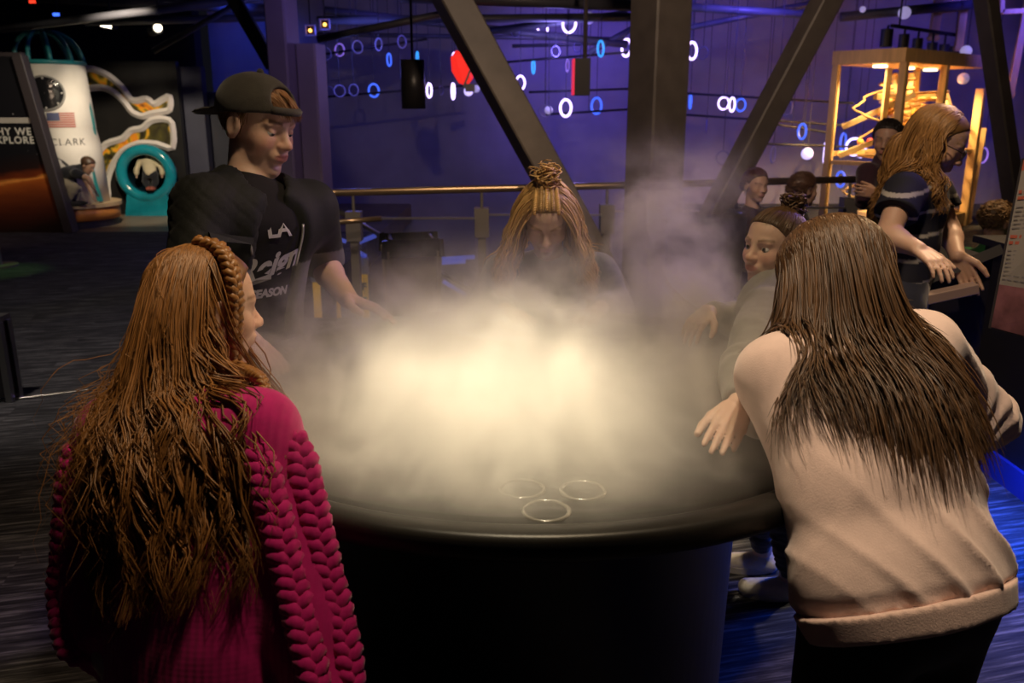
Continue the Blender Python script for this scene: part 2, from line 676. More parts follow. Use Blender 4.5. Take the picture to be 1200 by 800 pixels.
# low dark screen wall between exhibits and atrium, and a door-like panel
a = PY(204, 80, 13.6); b_ = PY(236, 80, 13.6)
struct('wall_screen', box((a[0], 13.55, 0), (b_[0], 13.75, PY(220, 78, 13.6)[2])), mat('navy_panel', (0.05, 0.05, 0.075), 0.5, noise=0.2, nscale=3))
a = PY(232, 108, 13.9); b_ = PY(330, 108, 13.9)
struct('wall_low_screen', box((a[0], 13.85, 0), (b_[0], 14.0, a[2])), mat('dark_panel', (0.025, 0.025, 0.035), 0.6, noise=0.2, nscale=3))
for i, u in enumerate((195, 200)):
    q = PY(u, 84, 13.4)
    struct('trim_%d' % (i + 1), cyl((q[0], 13.4, 0), (q[0], 13.4, q[2]), 0.025, 10), mat('blue_post', (0.05, 0.06, 0.2), 0.4))

# steel frame
def steel(name, VF, label):
    o = struct(name, VF, STEELP)
    o['label'] = label
    return o


cx = PY(768, 200, 6.1)[0]
steel('column', join(bar((cx, 6.15, 0), (cx, 6.15, 3.45), 0.30, 0.30, ref=(0.86, 0.5, 0), bev=0.012), bar((cx, 6.15, 0), (cx, 6.15, 0.03), 0.46, 0.46, ref=(0.86, 0.5, 0))),
      'square steel column standing where two slanted braces meet')


def brace(name, p0, p1, y, wx, wy, label):
    a, b = PY(p0[0], p0[1], y), PY(p1[0], p1[1], y)
    d = b - a
    top = a + d * (3.45 - a[2]) / d[2]
    bot = a + d * (0.0 - a[2]) / d[2]
    return steel(name, bar(bot, top, wx, wy, ref=(-0.35, 1, 0), bev=0.01), label)


brace('brace_beam', (645, 210), (530, 0), 6.2, 0.2, 0.24, 'wide brown steel brace slanting down from the pendant lamp side to the column')
brace('brace_beam', (858, 210), (969, 0), 6.2, 0.15, 0.17, 'steel brace slanting down to the column from beside the ball machine')
brace('brace_beam', (1186, 220), (1155, 0), 6.2, 0.1, 0.13, 'steep steel brace in front of the ball machine and the upright posts')
q = PY(345, 60, 8.4)
s_ = steel('column', join(bar((q[0] - 0.1, 8.4, 0), (q[0] - 0.1, 8.4, 3.45), 0.2, 0.3, ref=(0.2, 1, 0)), bar((q[0] + 0.13, 8.5, 0), (q[0] + 0.13, 8.5, PY(372, 52, 8.5)[2]), 0.2, 0.26, ref=(0.2, 1, 0))),
           'violet lit double column behind the boy in the backward cap')
s_.data.materials[0] = mat('violet_column', (0.25, 0.2, 0.28), 0.5, noise=0.1, nscale=4)
a, b_ = PY(268, -12, 9.5), PY(320, 78, 9.5)
struct('trim_3', bar(a, b_, 0.12, 0.14), BLACK, label='black brace slanting to the violet column')
a, b_ = PY(323, -10, 9.4), PY(323, 330, 9.4)
struct('trim_4', bar(a, b_, 0.1, 0.1, ref=(0, 1, 0)), BLACK, label='black upright beside the violet column')
n_t = 5
for (u0, v0, u1, v1, y, r) in ((372, 24, 740, 20, 11, 0.05), (372, 46, 560, 8, 10, 0.04), (380, 12, 735, 52, 12, 0.05), (560, 38, 735, 16, 11.5, 0.045), (690, 62, 740, 34, 12, 0.04),
                                (800, 8, 960, 18, 11, 0.05), (372, 40, 735, 46, 12.6, 0.03), (470, -4, 740, 6, 9.5, 0.06), (600, 54, 735, 50, 12.8, 0.025), (100, 26, 330, 20, 12, 0.05), (0, 34, 330, -6, 11, 0.05),
                                (180, 60, 300, -8, 10.5, 0.035), (20, -4, 330, 12, 13, 0.07), (800, 34, 960, 2, 12, 0.04), (985, 20, 1150, 4, 12, 0.06)):
    struct('trim_%d' % n_t, cyl(PY(u0, v0, y), PY(u1, v1, y), r, 8), mat('ceiling_pipe', (0.10, 0.10, 0.12), 0.45, noise=0.2, nscale=5), smooth=True)
    n_t += 1

# floor transition strip
a, b_ = G(-60, 477), G(104, 457)
st = struct('trim_%d' % n_t, bar(a + [0, 0, .004], b_ + [0, 0, .004], 0.03, 0.008), CHROME, label='metal strip across the carpet')

# ------------------------------------------------------------------ fog table
TABLE = thing('fog_table', (TC[0], TC[1], 0), 'large round black fog table with a polished rim in the middle of the group', 'table')
TBL = mat('table_black', (0.010, 0.010, 0.012), 0.42, noise=0.25, nscale=12)
RIMM = mat('rim_black', (0.018, 0.016, 0.014), 0.36, noise=0.15, nscale=30, bump=0.05, bscale=300, spec=0.3)
part('pedestal', lathe([(0.0, 0.0), (0.40, 0.0), (0.405, 0.04), (0.43, 0.05), (0.45, 0.88), (0.47, 0.92), (0.56, 0.945), (0.0, 0.945)], (TC[0], TC[1], 0), 96), TBL, TABLE, True)
rimp = [(0.56, -0.05), (0.685, -0.046), (0.697, -0.038), (0.70, -0.028), (0.699, -0.009), (0.695, -0.003), (0.688, 0.0), (0.660, -0.001), (0.652, -0.004), (0.648, -0.012), (0.646, -0.05), (0.56, -0.05)]
part('rim', lathe(rimp, TC, 160), RIMM, TABLE, True)
part('basin', lathe([(0.0, -0.048), (0.5, -0.046), (0.647, -0.030)], TC, 96), mat('basin_black', (0.01, 0.01, 0.01), 0.4), TABLE, True)


def water():
    n, m = 180, 160
    src = [(G(640, 600, TC[2] - 0.018)[:2], 0.006), (G(683, 576, TC[2] - 0.018)[:2], 0.006), (G(585, 594, TC[2] - 0.018)[:2], 0.004), (G(612, 574, TC[2] - 0.018)[:2], 0.005)]
    V, F = [], []
    for i in range(m + 1):
        r = 0.6475 * (i / m) ** 0.8
        for k in range(n):
            t = 2 * math.pi * k / n
            V.append((TC[0] + r * math.cos(t), TC[1] + r * math.sin(t), TC[2] - 0.018))
    V = np.array(V)
    for (p, amp) in src:
        d = np.hypot(V[:, 0] - p[0], V[:, 1] - p[1])
        V[:, 2] += amp * np.exp(-(d / 0.02) ** 2) + amp * 0.5 * np.exp(-((d - 0.036) / 0.008) ** 2) + amp * 0.22 * np.cos(d * 260) * np.exp(-d / 0.05)
    V[:, 2] += 0.0004 * wob(V, 40, 3)
    for i in range(m):
        for k in range(n):
            l = (k + 1) % n
            F.append((i * n + k, i * n + l, (i + 1) * n + l, (i + 1) * n + k))
    return V, F


part('water_surface', water(), mat('dark_water', (0.012, 0.011, 0.010), 0.28, spec=0.5, bump=0.02, bscale=30), TABLE, True)
for p in ((640, 600), (683, 576), (612, 574)):
    c = G(*p, TC[2] - 0.018)
    part('bubbler_ring', torus(c + [0, 0, 0.001], 0.034, 0.0040, n=40), mat('wet_ring', (0.11, 0.10, 0.085), 0.2, spec=0.7), TABLE, True)


# ------------------------------------------------------------------ fog
def fog():
    z0 = -0.012
    prof = [(0.0, z0), (0.644, z0), (0.648, 0.004), (0.70, 0.03), (0.76, 0.08), (0.86, 0.22), (0.90, 0.44), (0.8, 0.56), (0.0, 0.58)]
    V, F = lathe(prof, TC, 64)
    o = part('fog', (V, F), None, None, False, base=TC)
    tag(o, 'pale warm-lit fog rising from the round table', None, None, 'stuff')
    m = bpy.data.materials.new('fog_volume')
    m.use_nodes = True
    nt = m.node_tree
    N, L = nt.nodes, nt.links
    N.remove(N['Principled BSDF'])
    out = N['Material Output']
    pv = N.new('ShaderNodeVolumePrincipled')
    pv.inputs['Color'].default_value = (0.97, 0.95, 0.92, 1)
    pv.inputs['Anisotropy'].default_value = 0.0
    L.new(pv.outputs[0], out.inputs['Volume'])
    tc = N.new('ShaderNodeTexCoord')
    X = N.new('ShaderNodeSeparateXYZ')
    L.new(tc.outputs['Object'], X.inputs[0])

    def M(op, a, b=None, c=None, clamp=False):
        n = N.new('ShaderNodeMath')
        n.operation = op
        n.use_clamp = clamp
        for i, v in enumerate((a, b, c)):
            if v is None:
                continue
            if isinstance(v, (int, float)):
                n.inputs[i].default_value = v
            else:
                L.new(v, n.inputs[i])
        return n.outputs[0]

    # warped coordinates give curls
    wn = N.new('ShaderNodeTexNoise')
    wn.inputs['Scale'].default_value = 3.2
    wn.inputs['Detail'].default_value = 2
    L.new(tc.outputs['Object'], wn.inputs['Vector'])
    wa = N.new('ShaderNodeVectorMath')
    wa.operation = 'MULTIPLY_ADD'
    L.new(wn.outputs['Color'], wa.inputs[0])
    wa.inputs[1].default_value = (0.34, 0.34, 0.34)
    L.new(tc.outputs['Object'], wa.inputs[2])
    n1 = N.new('ShaderNodeTexNoise')
    n1.inputs['Scale'].default_value = 6.5
    n1.inputs['Detail'].default_value = 6
    n1.inputs['Roughness'].default_value = 0.55
    n1.inputs['Lacunarity'].default_value = 2.1
    L.new(wa.outputs[0], n1.inputs['Vector'])
    nz = N.new('ShaderNodeMapRange')
    nz.interpolation_type = 'SMOOTHSTEP'
    nz.inputs['From Min'].default_value = 0.47
    nz.inputs['From Max'].default_value = 0.61
    L.new(n1.outputs['Fac'], nz.inputs['Value'])
    noi = nz.outputs[0]

    def blob(c, r, amp):
        v = N.new('ShaderNodeVectorMath')
        v.operation = 'SUBTRACT'
        L.new(tc.outputs['Object'], v.inputs[0])
        v.inputs[1].default_value = c
        v2 = N.new('ShaderNodeVectorMath')
        v2.operation = 'DIVIDE'
        L.new(v.outputs[0], v2.inputs[0])
        v2.inputs[1].default_value = r
        v3 = N.new('ShaderNodeVectorMath')
        v3.operation = 'DOT_PRODUCT'
        L.new(v2.outputs[0], v3.inputs[0])
        L.new(v2.outputs[0], v3.inputs[1])
        return M('MULTIPLY', M('EXPONENT', M('MULTIPLY', v3.outputs['Value'], -1.0)), amp)

    soft = None
    for c, r, a in FOG_BLOBS:
        t = blob(c, r, a)
        soft = t if soft is None else M('ADD', soft, t)
    plume = M('MULTIPLY', soft, M('ADD', noi, 0.06))
    core = blob(*FOG_CORE)
    # low layer lying on the water
    rr = M('SQRT', M('ADD', M('MULTIPLY', X.outputs[0], X.outputs[0]), M('MULTIPLY', X.outputs[1], X.outputs[1])))
    er = N.new('ShaderNodeMapRange')
    er.interpolation_type = 'SMOOTHSTEP'
    er.inputs['From Min'].default_value = 0.655
    er.inputs['From Max'].default_value = 0.60
    L.new(rr, er.inputs['Value'])
    lay = M('MULTIPLY', M('EXPONENT', M('MULTIPLY', M('MAXIMUM', X.outputs[2], 0.0), -1 / FOG_LAYER[1])), FOG_LAYER[0])
    lay = M('MULTIPLY', M('MULTIPLY', lay, er.outputs[0]), M('ADD', M('MULTIPLY', noi, 0.9), 0.55))
    den = M('ADD', M('ADD', plume, lay), M('MULTIPLY', core, M('ADD', M('MULTIPLY', noi, 0.7), 0.5)))
    # fade out at the top of the room air
    tf = N.new('ShaderNodeMapRange')
    tf.interpolation_type = 'SMOOTHSTEP'
    tf.inputs['From Min'].default_value = 0.57
    tf.inputs['From Max'].default_value = 0.36
    L.new(X.outputs[2], tf.inputs['Value'])
    den = M('MULTIPLY', den, tf.outputs[0])
    L.new(den, pv.inputs['Density'])
    o.data.materials.append(m)
    return o


FOG_CORE = ((-0.04, -0.32, 0.05), (0.24, 0.24, 0.11), 13.0)
FOG_BLOBS = (((-0.06, 0.02, 0.06), (0.32, 0.34, 0.09), 7.0),
             ((0.02, 0.36, 0.09), (0.32, 0.22, 0.10), 8.0),
             ((-0.36, 0.08, 0.04), (0.26, 0.34, 0.07), 9.0),
             ((0.34, 0.22, 0.08), (0.26, 0.32, 0.10), 6.5),
             ((0.38, 0.60, 0.26), (0.15, 0.22, 0.22), 9.0),
             ((-0.32, 0.46, 0.05), (0.20, 0.18, 0.06), 3.5))
FOG_LAYER = (3.9, 0.042)
FOG = fog()


# ------------------------------------------------------------------ writing
def text_mesh(s, size, space=1.0, shear=0.0, bold=0.0, depth=0.0):
    cu = bpy.data.curves.new('tmp_text', 'FONT')
    cu.body = s
    cu.size = size
    cu.space_character = space
    cu.shear = shear
    cu.offset = bold
    cu.extrude = depth
    cu.align_x = 'CENTER'
    cu.align_y = 'CENTER'
    o = bpy.data.objects.new('tmp_text', cu)
    COL.objects.link(o)
    dg = bpy.context.evaluated_depsgraph_get()
    me = bpy.data.meshes.new_from_object(o.evaluated_get(dg))
    V = np.array([v.co[:] for v in me.vertices])
    F = [tuple(p.vertices) for p in me.polygons]
    bpy.data.objects.remove(o, do_unlink=True)
    bpy.data.curves.remove(cu)
    bpy.data.meshes.remove(me)
    return V, F


def on_plane(VF, c, ux, uy):
    V = np.asarray(VF[0])
    n = np.cross(ux, uy)
    return np.asarray(c) + V[:, :1] * np.asarray(ux) + V[:, 1:2] * np.asarray(uy) + V[:, 2:3] * n, VF[1]


WHITE_INK = mat('white_ink', (0.75, 0.74, 0.70), 0.6)
GREY_INK = mat('grey_ink', (0.30, 0.29, 0.27), 0.6)
RED_INK = mat('red_ink', (0.62, 0.16, 0.10), 0.6)

# ------------------------------------------------------------------ panel with the planet picture
YP = 11.3
PB = PY(85, 271, YP)
PT = PY(24, 66, YP)
sp = thing('planet_exhibit', (-9.0 + 1.2, YP, 0), 'tall slanted display panel with white lettering above an orange planet horizon', 'exhibit')


def panel_material():
    m = bpy.data.materials.new('planet_print')
    m.use_nodes = True
    nt = m.node_tree
    N, L = nt.nodes, nt.links
    b = N['Principled BSDF']
    b.inputs['Roughness'].default_value = 0.45
    tc = N.new('ShaderNodeTexCoord')
    X = N.new('ShaderNodeSeparateXYZ')
    L.new(tc.outputs['Object'], X.inputs[0])
    n = N.new('ShaderNodeTexNoise')
    mp = N.new('ShaderNodeMapping')
    mp.inputs['Scale'].default_value = (1.2, 1, 5)
    L.new(tc.outputs['Object'], mp.inputs[0])
    L.new(mp.outputs[0], n.inputs['Vector'])
    n.inputs['Scale'].default_value = 2.0
    n.inputs['Detail'].default_value = 6
    cv = N.new('ShaderNodeMath')          # curved horizon
    cv.operation = 'MULTIPLY_ADD'
    sq = N.new('ShaderNodeMath')
    sq.operation = 'MULTIPLY'
    L.new(X.outputs[0], sq.inputs[0])
    L.new(X.outputs[0], sq.inputs[1])
    L.new(sq.outputs[0], cv.inputs[0])
    cv.inputs[1].default_value = -0.05
    L.new(X.outputs[2], cv.inputs[2])
    ad = N.new('ShaderNodeMath')
    ad.operation = 'MULTIPLY_ADD'
    L.new(n.outputs['Fac'], ad.inputs[0])
    ad.inputs[1].default_value = 0.16
    L.new(cv.outputs[0], ad.inputs[2])
    rp = N.new('ShaderNodeValToRGB')
    L.new(ad.outputs[0], rp.inputs[0])
    e = rp.color_ramp.elements
    e[0].position, e[0].color = 0.02, (0.02, 0.008, 0.006, 1)
    e[1].position, e[1].color = 0.99, (0.008, 0.008, 0.012, 1)
    for p, c in ((0.30, (0.09, 0.018, 0.007)), (0.50, (0.20, 0.042, 0.010)), (0.63, (0.42, 0.10, 0.016)), (0.66, (0.80, 0.30, 0.06)), (0.70, (0.20, 0.035, 0.008)), (0.80, (0.02, 0.008, 0.008))):
        k = e.new(p)
        k.color = (*c, 1)
    st = N.new('ShaderNodeTexVoronoi')
    st.inputs['Scale'].default_value = 9
    L.new(tc.outputs['Object'], st.inputs['Vector'])
    sm = N.new('ShaderNodeMapRange')
    sm.inputs['From Min'].default_value = 0.10
    sm.inputs['From Max'].default_value = 0.03
    L.new(st.outputs['Distance'], sm.inputs['Value'])
    gz = N.new('ShaderNodeMath')
    gz.operation = 'GREATER_THAN'
    L.new(X.outputs[2], gz.inputs[0])
    gz.inputs[1].default_value = 0.95
    mu = N.new('ShaderNodeMath')
    mu.operation = 'MULTIPLY'
    L.new(sm.outputs[0], mu.inputs[0])
    L.new(gz.outputs[0], mu.inputs[1])
    mx = N.new('ShaderNodeMixRGB')
    L.new(mu.outputs[0], mx.inputs[0])
    L.new(rp.outputs[0], mx.inputs[1])
    mx.inputs[2].default_value = (0.35, 0.33, 0.36, 1)
    L.new(mx.outputs[0], b.inputs['Base Color'])
    return m


poly = [(-9.0 + .3, YP, 0), (PB[0] - .10, YP, 0), (PT[0] - .08, YP, PT[2]), (-9.0 + .3, YP, PT[2])]
part('printed_face', slab(poly, (0, -1, 0), 0.02), panel_material(), sp)
part('edge_frame', join(bar((PB[0], YP - .02, 0), (PT[0], YP - .02, PT[2]), 0.13, 0.17, ref=(0, 1, 0)), box((-8.7, YP, PT[2] - .02), (PT[0], YP + .12, PT[2] + .05))), mat('brown_edge', (0.05, 0.04, 0.045), 0.5), sp)
part('back_board', slab([(x, y + .1, z) for x, y, z in poly], (0, -1, 0), 0.08), BLACK, sp)
q0, q1 = PY(-10, 141, YP - .03), PY(38, 142, YP - .03)
part('light_line', box((q0[0], YP - .045, q0[2] - .035), (q1[0], YP - .02, q0[2] + .035)), mat('grey_stripe', (0.5, 0.47, 0.44), 0.5), sp)
for s, u, v, sz in (('WHY WE', 16.5, 154.5, 0.128), ('EXPLORE', 16, 164.5, 0.124)):
    c = PY(u, v, YP - .028)
    V, F = text_mesh(s, sz, 1.16, 0, 0.0035)
    ex = V[:, 0].max()
    V[:, 0] += (PY(38 if s[0] == 'W' else 41.5, v, YP)[0] - c[0]) - ex
    part('lettering', on_plane((V, F), c, (1, 0, 0), (0, 0, 1)), WHITE_INK, sp, label='white capital letters')

# ------------------------------------------------------------------ rocket
YR = 12.1
c0, c1 = PY(76, 236, YR), PY(60, 74, YR)
RX = PY(70, 160, YR)[0]
R0, R1 = 0.54, 0.425
ZB, ZT = c0[2], c1[2]
rk = thing('rocket_exhibit', (RX, YR, 0), 'white play rocket with teal ribbed nose, round porthole and flag on an orange base', 'rocket')
RW = mat('rocket_white', (0.66, 0.62, 0.55), 0.5, noise=0.08, nscale=4)
TEAL = mat('teal_paint', (0.02, 0.20, 0.21), 0.4, noise=0.1, nscale=6)
part('hull', lathe([(0, ZB), (R0, ZB), (R0 - .03, ZB + .75), (R1 + .045, ZB + 1.0), (R1 + .05, ZB + 1.01), (R1, ZT), (0, ZT)], (RX, YR, 0), 48), RW, rk, True)


def on_hull(x, z, off=0.012):
    """point on the hull front at sideways arc x (metres) and height z"""
    t = (z - ZB) / (ZT - ZB)
    r = R0 + (R1 - R0) * min(1, max(0, t * 1.15)) + off
    a = -math.pi / 2 + 0.47 + x / r
    return (RX + r * math.cos(a), YR + r * math.sin(a), z)


def hull_patch(x0, x1, z0, z1, off=0.02, n=10):
    V, F = [], []
    for i in range(n + 1):
        for z in (z0, z1):
            V.append(on_hull(x0 + (x1 - x0) * i / n, z, off))
    F = [(2 * i, 2 * i + 2, 2 * i + 3, 2 * i + 1) for i in range(n)]
    return np.array(V), F


zc = PY(60, 109, YR - .45)[2]
def port(k, off):
    return np.array([on_hull(-0.11 + 0.236 * k * math.cos(2 * math.pi * i / 40), zc + 0.215 * k * math.sin(2 * math.pi * i / 40), off) for i in range(40)])


pc = port(1.0, 0.03)
pv_ = np.concatenate([port(k, 0.03) for k in (1.0, .75, .5, .25, .02)])
part('porthole', (pv_, [(r * 40 + i, r * 40 + (i + 1) % 40, (r + 1) * 40 + (i + 1) % 40, (r + 1) * 40 + i) for r in range(4) for i in range(40)]), mat('porthole_black', (0.01, 0.01, 0.012), 0.15), rk)
part('porthole_rim', tube(np.array(pc), 0.014, 6, closed=True), mat('rim_grey', (0.25, 0.24, 0.22), 0.4), rk, True)
for i in range(8):
    part('bolt', sphere(port(.87, .034)[i * 5], 0.013, 8, 5), mat('bolt_white', (0.7, 0.66, 0.6), 0.4), rk, True)
zf0, zf1 = PY(60, 149, YR - .45)[2], PY(60, 132, YR - .45)[2]
xa, xb = -0.12, 0.22
part('flag_stripes', join(*[hull_patch(xa, xb, zf0 + (zf1 - zf0) * i / 13, zf0 + (zf1 - zf0) * (i + 1) / 13) for i in range(0, 13, 2)]), mat('flag_red', (0.42, 0.09, 0.06), 0.6), rk)['kind'] = 'stuff'
part('flag_field', hull_patch(xa, xa + 0.15, zf0 + (zf1 - zf0) * 6 / 13, zf1, 0.024), mat('flag_blue', (0.05, 0.06, 0.14), 0.6), rk)
V, F = text_mesh('CLARK', 0.13, 1.15)
z_ = PY(72, 167, YR - .45)[2]
part('name_lettering', (np.array([on_hull(v[0] + 0.10, z_ + v[1], 0.02) for v in V]), F), mat('dark_ink', (0.06, 0.055, 0.05), 0.6), rk, label='thin dark capital letters')
# arched doorway: a dark sheet painted for the shade of the opening
za, zb = ZB + 0.02, PY(70, 183, YR - .5)[2]
V = [on_hull(-0.16 + 0.30 * math.cos(math.pi * i / 16), za + (zb - za) * (0.45 + 0.55 * math.sin(math.pi * i / 16)), 0.025) for i in range(17)] + [on_hull(-0.46, za, 0.025), on_hull(0.14, za, 0.025)]
V = V[:17] + [V[17], V[18]]
part('doorway', (np.array(V), [tuple(range(17)) + (17, 18)]), mat('doorway_shade', (0.06, 0.06, 0.06), 0.6), rk)
q = PY(62, 213, YR)
part('seat_pod', sphere((RX - 0.2, YR - .62, ZB + .12), (0.16, 0.14, 0.12)), mat('pod_grey', (0.4, 0.42, 0.5), 0.5), rk, True)
# nose cage
apex = PY(48, 37, YR)
for i in range(10):
    a = 2 * math.pi * i / 10 + 0.2
    pts = []
    for t in np.linspace(0, 1, 10):
        r = R1 * 0.98 * math.cos(t * math.pi / 2) ** 0.75 if t < 1 else 0.01
        pts.append((RX + (apex[0] - RX) * t + (r + .01) * math.cos(a), YR + (r + .01) * math.sin(a), ZT + (apex[2] - ZT) * math.sin(t * math.pi / 2)))
    part('nose_rib', tube(pts, 0.03, 6), TEAL, rk, True)
part('nose_ring', torus((RX, YR, ZT), R1, 0.03, n=40), TEAL, rk, True)
part('nose_tip', cyl(apex, apex + [0, 0, .1], 0.02, 8, 0.006), TEAL, rk)
# fins
fp = [(93, 80), (100, 105), (108, 140), (111, 160), (107, 170), (101, 172), (98, 150)]
part('fin', slab([PY(u, v, YR) for u, v in fp], (0, 1, 0), 0.06), TEAL, rk)
fp = [(103, 174), (108, 195), (112, 215), (119, 236), (108, 236), (105, 205)]
part('fin', slab([PY(u, v, YR - .2) for u, v in fp], (0, 1, 0), 0.06), TEAL, rk)
RB = 0.64
part('base_drum', lathe([(0, .10), (RB, .10), (RB, ZB - .05), (0, ZB - .05)], (RX + .02, YR, 0), 48), mat('orange_base', (0.62, 0.24, 0.05), 0.45, noise=0.1, nscale=5), rk, True)
part('base_top', lathe([(0, ZB - .05), (RB + .03, ZB - .05), (RB + .03, ZB), (0, ZB)], (RX + .02, YR, 0), 48), mat('base_top', (0.5, 0.36, 0.2), 0.5), rk)
part('base_plinth', lathe([(0, 0), (RB - .03, 0), (RB - .03, .10), (0, .10)], (RX + .02, YR, 0), 48), mat('plinth_dark', (0.02, 0.018, 0.03), 0.5), rk)

# ------------------------------------------------------------------ cloud wall with climbing tube
YW = 13.3
cw = thing('cloud_wall', (PY(150, 235, YW)[0], YW, 0), 'black play wall with white cloud outlines and orange glossy film', 'wall panel')
a, b_ = PY(92, 80, YW), PY(206, 80, YW)
tc_ = PY(175.5, 203, YW)


def board_with_hole(x0, x1, z0, z1, c, r):
    an = sorted(list(np.linspace(-math.pi, math.pi, 41)[:-1]) + [math.atan2(z - c[2], x - c[0]) for x in (x0, x1) for z in (z0, z1)])
    V, n = [], len(an)
    for y in (YW, YW + .12):
        for t in an:
            dx, dz = math.cos(t), math.sin(t)
            k = min(((x1 if dx > 0 else x0) - c[0]) / dx if abs(dx) > 1e-9 else 9e9, ((z1 if dz > 0 else z0) - c[2]) / dz if abs(dz) > 1e-9 else 9e9)
            V += [(c[0] + dx * r, y, c[2] + dz * r), (c[0] + dx * k, y, c[2] + dz * k)]
    F = []
    for i in range(n):
        j = (i + 1) % n
        a0, a1, b0, b1 = 2 * i, 2 * i + 1, 2 * j, 2 * j + 1
        m = 2 * n
        F += [(a0, a1, b1, b0), (a0 + m, b0 + m, b1 + m, a1 + m), (a0, b0, b0 + m, a0 + m), (a1, a1 + m, b1 + m, b1)]
    return np.array(V), F


part('board', board_with_hole(a[0], b_[0], 0, a[2] + .1, tc_, .42), mat('board_black', (0.014, 0.013, 0.012), 0.35, noise=0.3, nscale=4), cw)
WL = mat('cloud_white', (0.72, 0.66, 0.6), 0.5)


def film_material():
    m = mat('orange_film', (0.8, 0.35, 0.05), 0.3, 0.0)
    nt = m.node_tree
    N, L = nt.nodes, nt.links
    b = N['Principled BSDF']
    tc = N.new('ShaderNodeTexCoord')
    n = N.new('ShaderNodeTexNoise')
    n.inputs['Scale'].default_value = 3.4
    n.inputs['Detail'].default_value = 2
    n.inputs['Distortion'].default_value = 1.2
    L.new(tc.outputs['Object'], n.inputs['Vector'])
    r = N.new('ShaderNodeValToRGB')
    e = r.color_ramp.elements
    e[0].position, e[0].color = 0.36, (0.03, 0.022, 0.012, 1)
    e[1].position, e[1].color = 0.62, (0.9, 0.30, 0.02, 1)
    for p, c in ((0.47, (0.09, 0.08, 0.02)), (0.55, (0.75, 0.42, 0.03)), (0.72, (0.2, 0.08, 0.02))):
        k = e.new(p)
        k.color = (*c, 1)
    L.new(n.outputs['Fac'], r.inputs[0])
    L.new(r.outputs[0], b.inputs['Base Color'])
    return m


FILM = film_material()
K = 1 / 2.667


def outline(pts, closed, w_=0.075):
    q = [PY(u * K, v * K, YW - .03) for u, v in pts]
    # round the polyline a little
    out = []
    for i in range(len(q) - 1):
        for t in (0, .34, .67):
            out.append(q[i] * (1 - t) + q[i + 1] * t)
    out.append(q[-1])
    out = np.array(out)
    s = out.copy()
    s[1:-1] = (out[:-2] + 2 * out[1:-1] + out[2:]) / 4
    V, F = tube(s, 1.0, 4)
    c = np.repeat(s, 4, 0)
    V = c + (V - c) * np.array([w_ / 2 * 1.3, 0.045, w_ / 2 * 1.3])
    return V, F


def film(pts):
    q = [PY(u * K, v * K, YW - .005) for u, v in pts]
    return slab(q, (0, -1, 0), 0.012)


up = [(245, 215), (290, 214), (340, 235), (382, 272), (408, 312), (430, 315), (458, 306), (482, 328), (505, 312), (533, 297), (533, 345), (500, 350), (470, 355), (445, 365), (412, 352), (392, 322), (358, 288), (320, 272), (278, 276), (250, 278)]
lo = [(282, 478), (304, 480), (330, 448), (385, 434), (408, 406), (445, 402), (470, 376), (505, 370), (540, 378), (545, 470), (490, 448), (430, 446), (380, 472), (348, 520), (333, 570), (340, 622), (318, 626)]
part('film_panel', film(up), FILM, cw)
part('film_panel', film(lo[:15] + [(315, 575), (290, 500)]), FILM, cw)
part('cloud_outline', outline(up, False), WL, cw)
part('cloud_outline', outline(lo, False), WL, cw)
tc_ = PY(175.5, 203, YW)
TUBEG = mat('teal_gloss', (0.01, 0.24, 0.30), 0.15, noise=0.25, nscale=5, coat=0.6)
tb = thing('crawl_tube', (tc_[0], YW - .12, 0), 'glossy teal crawl tube opening at the foot of the cloud wall', 'tube')
part('tube_lip', torus((tc_[0], YW - .13, tc_[2]), 0.36, 0.085, (0, 1, 0), 48, 12, 1.04), TUBEG, tb, True)
part('tube_wall', (lambda VF: (np.stack([VF[0][:, 0] + tc_[0], YW - .12 + VF[0][:, 2], VF[0][:, 1] + tc_[2]], 1), VF[1]))(lathe([(0.33, 0.0), (0.345, 0.0), (0.345, 0.9), (0.33, 0.9), (0.33, 0.0)], n=40)), mat('tube_dark', (0.01, 0.03, 0.05), 0.3), tb, True)
part('tube_foot', slab([(tc_[0] - .3, YW - .2, tc_[2] - .3), (tc_[0] + .3, YW - .2, tc_[2] - .3), (tc_[0] + .4, YW - .2, 0.0), (tc_[0] - .36, YW - .2, 0.0)], (0, 1, 0), .16), TUBEG, tb)
Z0_ = PY(175, 232, YW)[2]

# ------------------------------------------------------------------ spot lamps under the dark ceiling
for i, (u, v, y, lab) in enumerate(((127, 27, 12.6, 'lit square floodlight under the dark ceiling above the rocket'), (185, 33, 12.6, 'small round spotlight glowing above the cloud wall'))):
    c = PY(u, v, y)
    t = thing('spotlight', c, lab, 'light', None)
    part('housing', box(c + [-.10, -.02, -.07], c + [.06, .16, .09]) if i == 0 else cyl(c + [-.12, .1, -.02], c + [.0, 0, 0], .08, 14), BLACK, t)
    part('lens', slab([c + np.array(p) for p in ((-.10, -.03, -.045), (.045, -.03, -.075), (.065, -.03, .05), (-.075, -.03, .075))], (0, -1, 0), .01) if i == 0 else sphere(c + [.02, -.05, 0], .055, 12, 8),
         mat('lamp_glow', (1, 1, 1), emit=(1.0, 0.86, 0.62), estr=6), t)
    part('hanger', cyl(c + [0, .08, .08], (c[0], c[1] + .08, 3.43), 0.015, 6), BLACK, t)
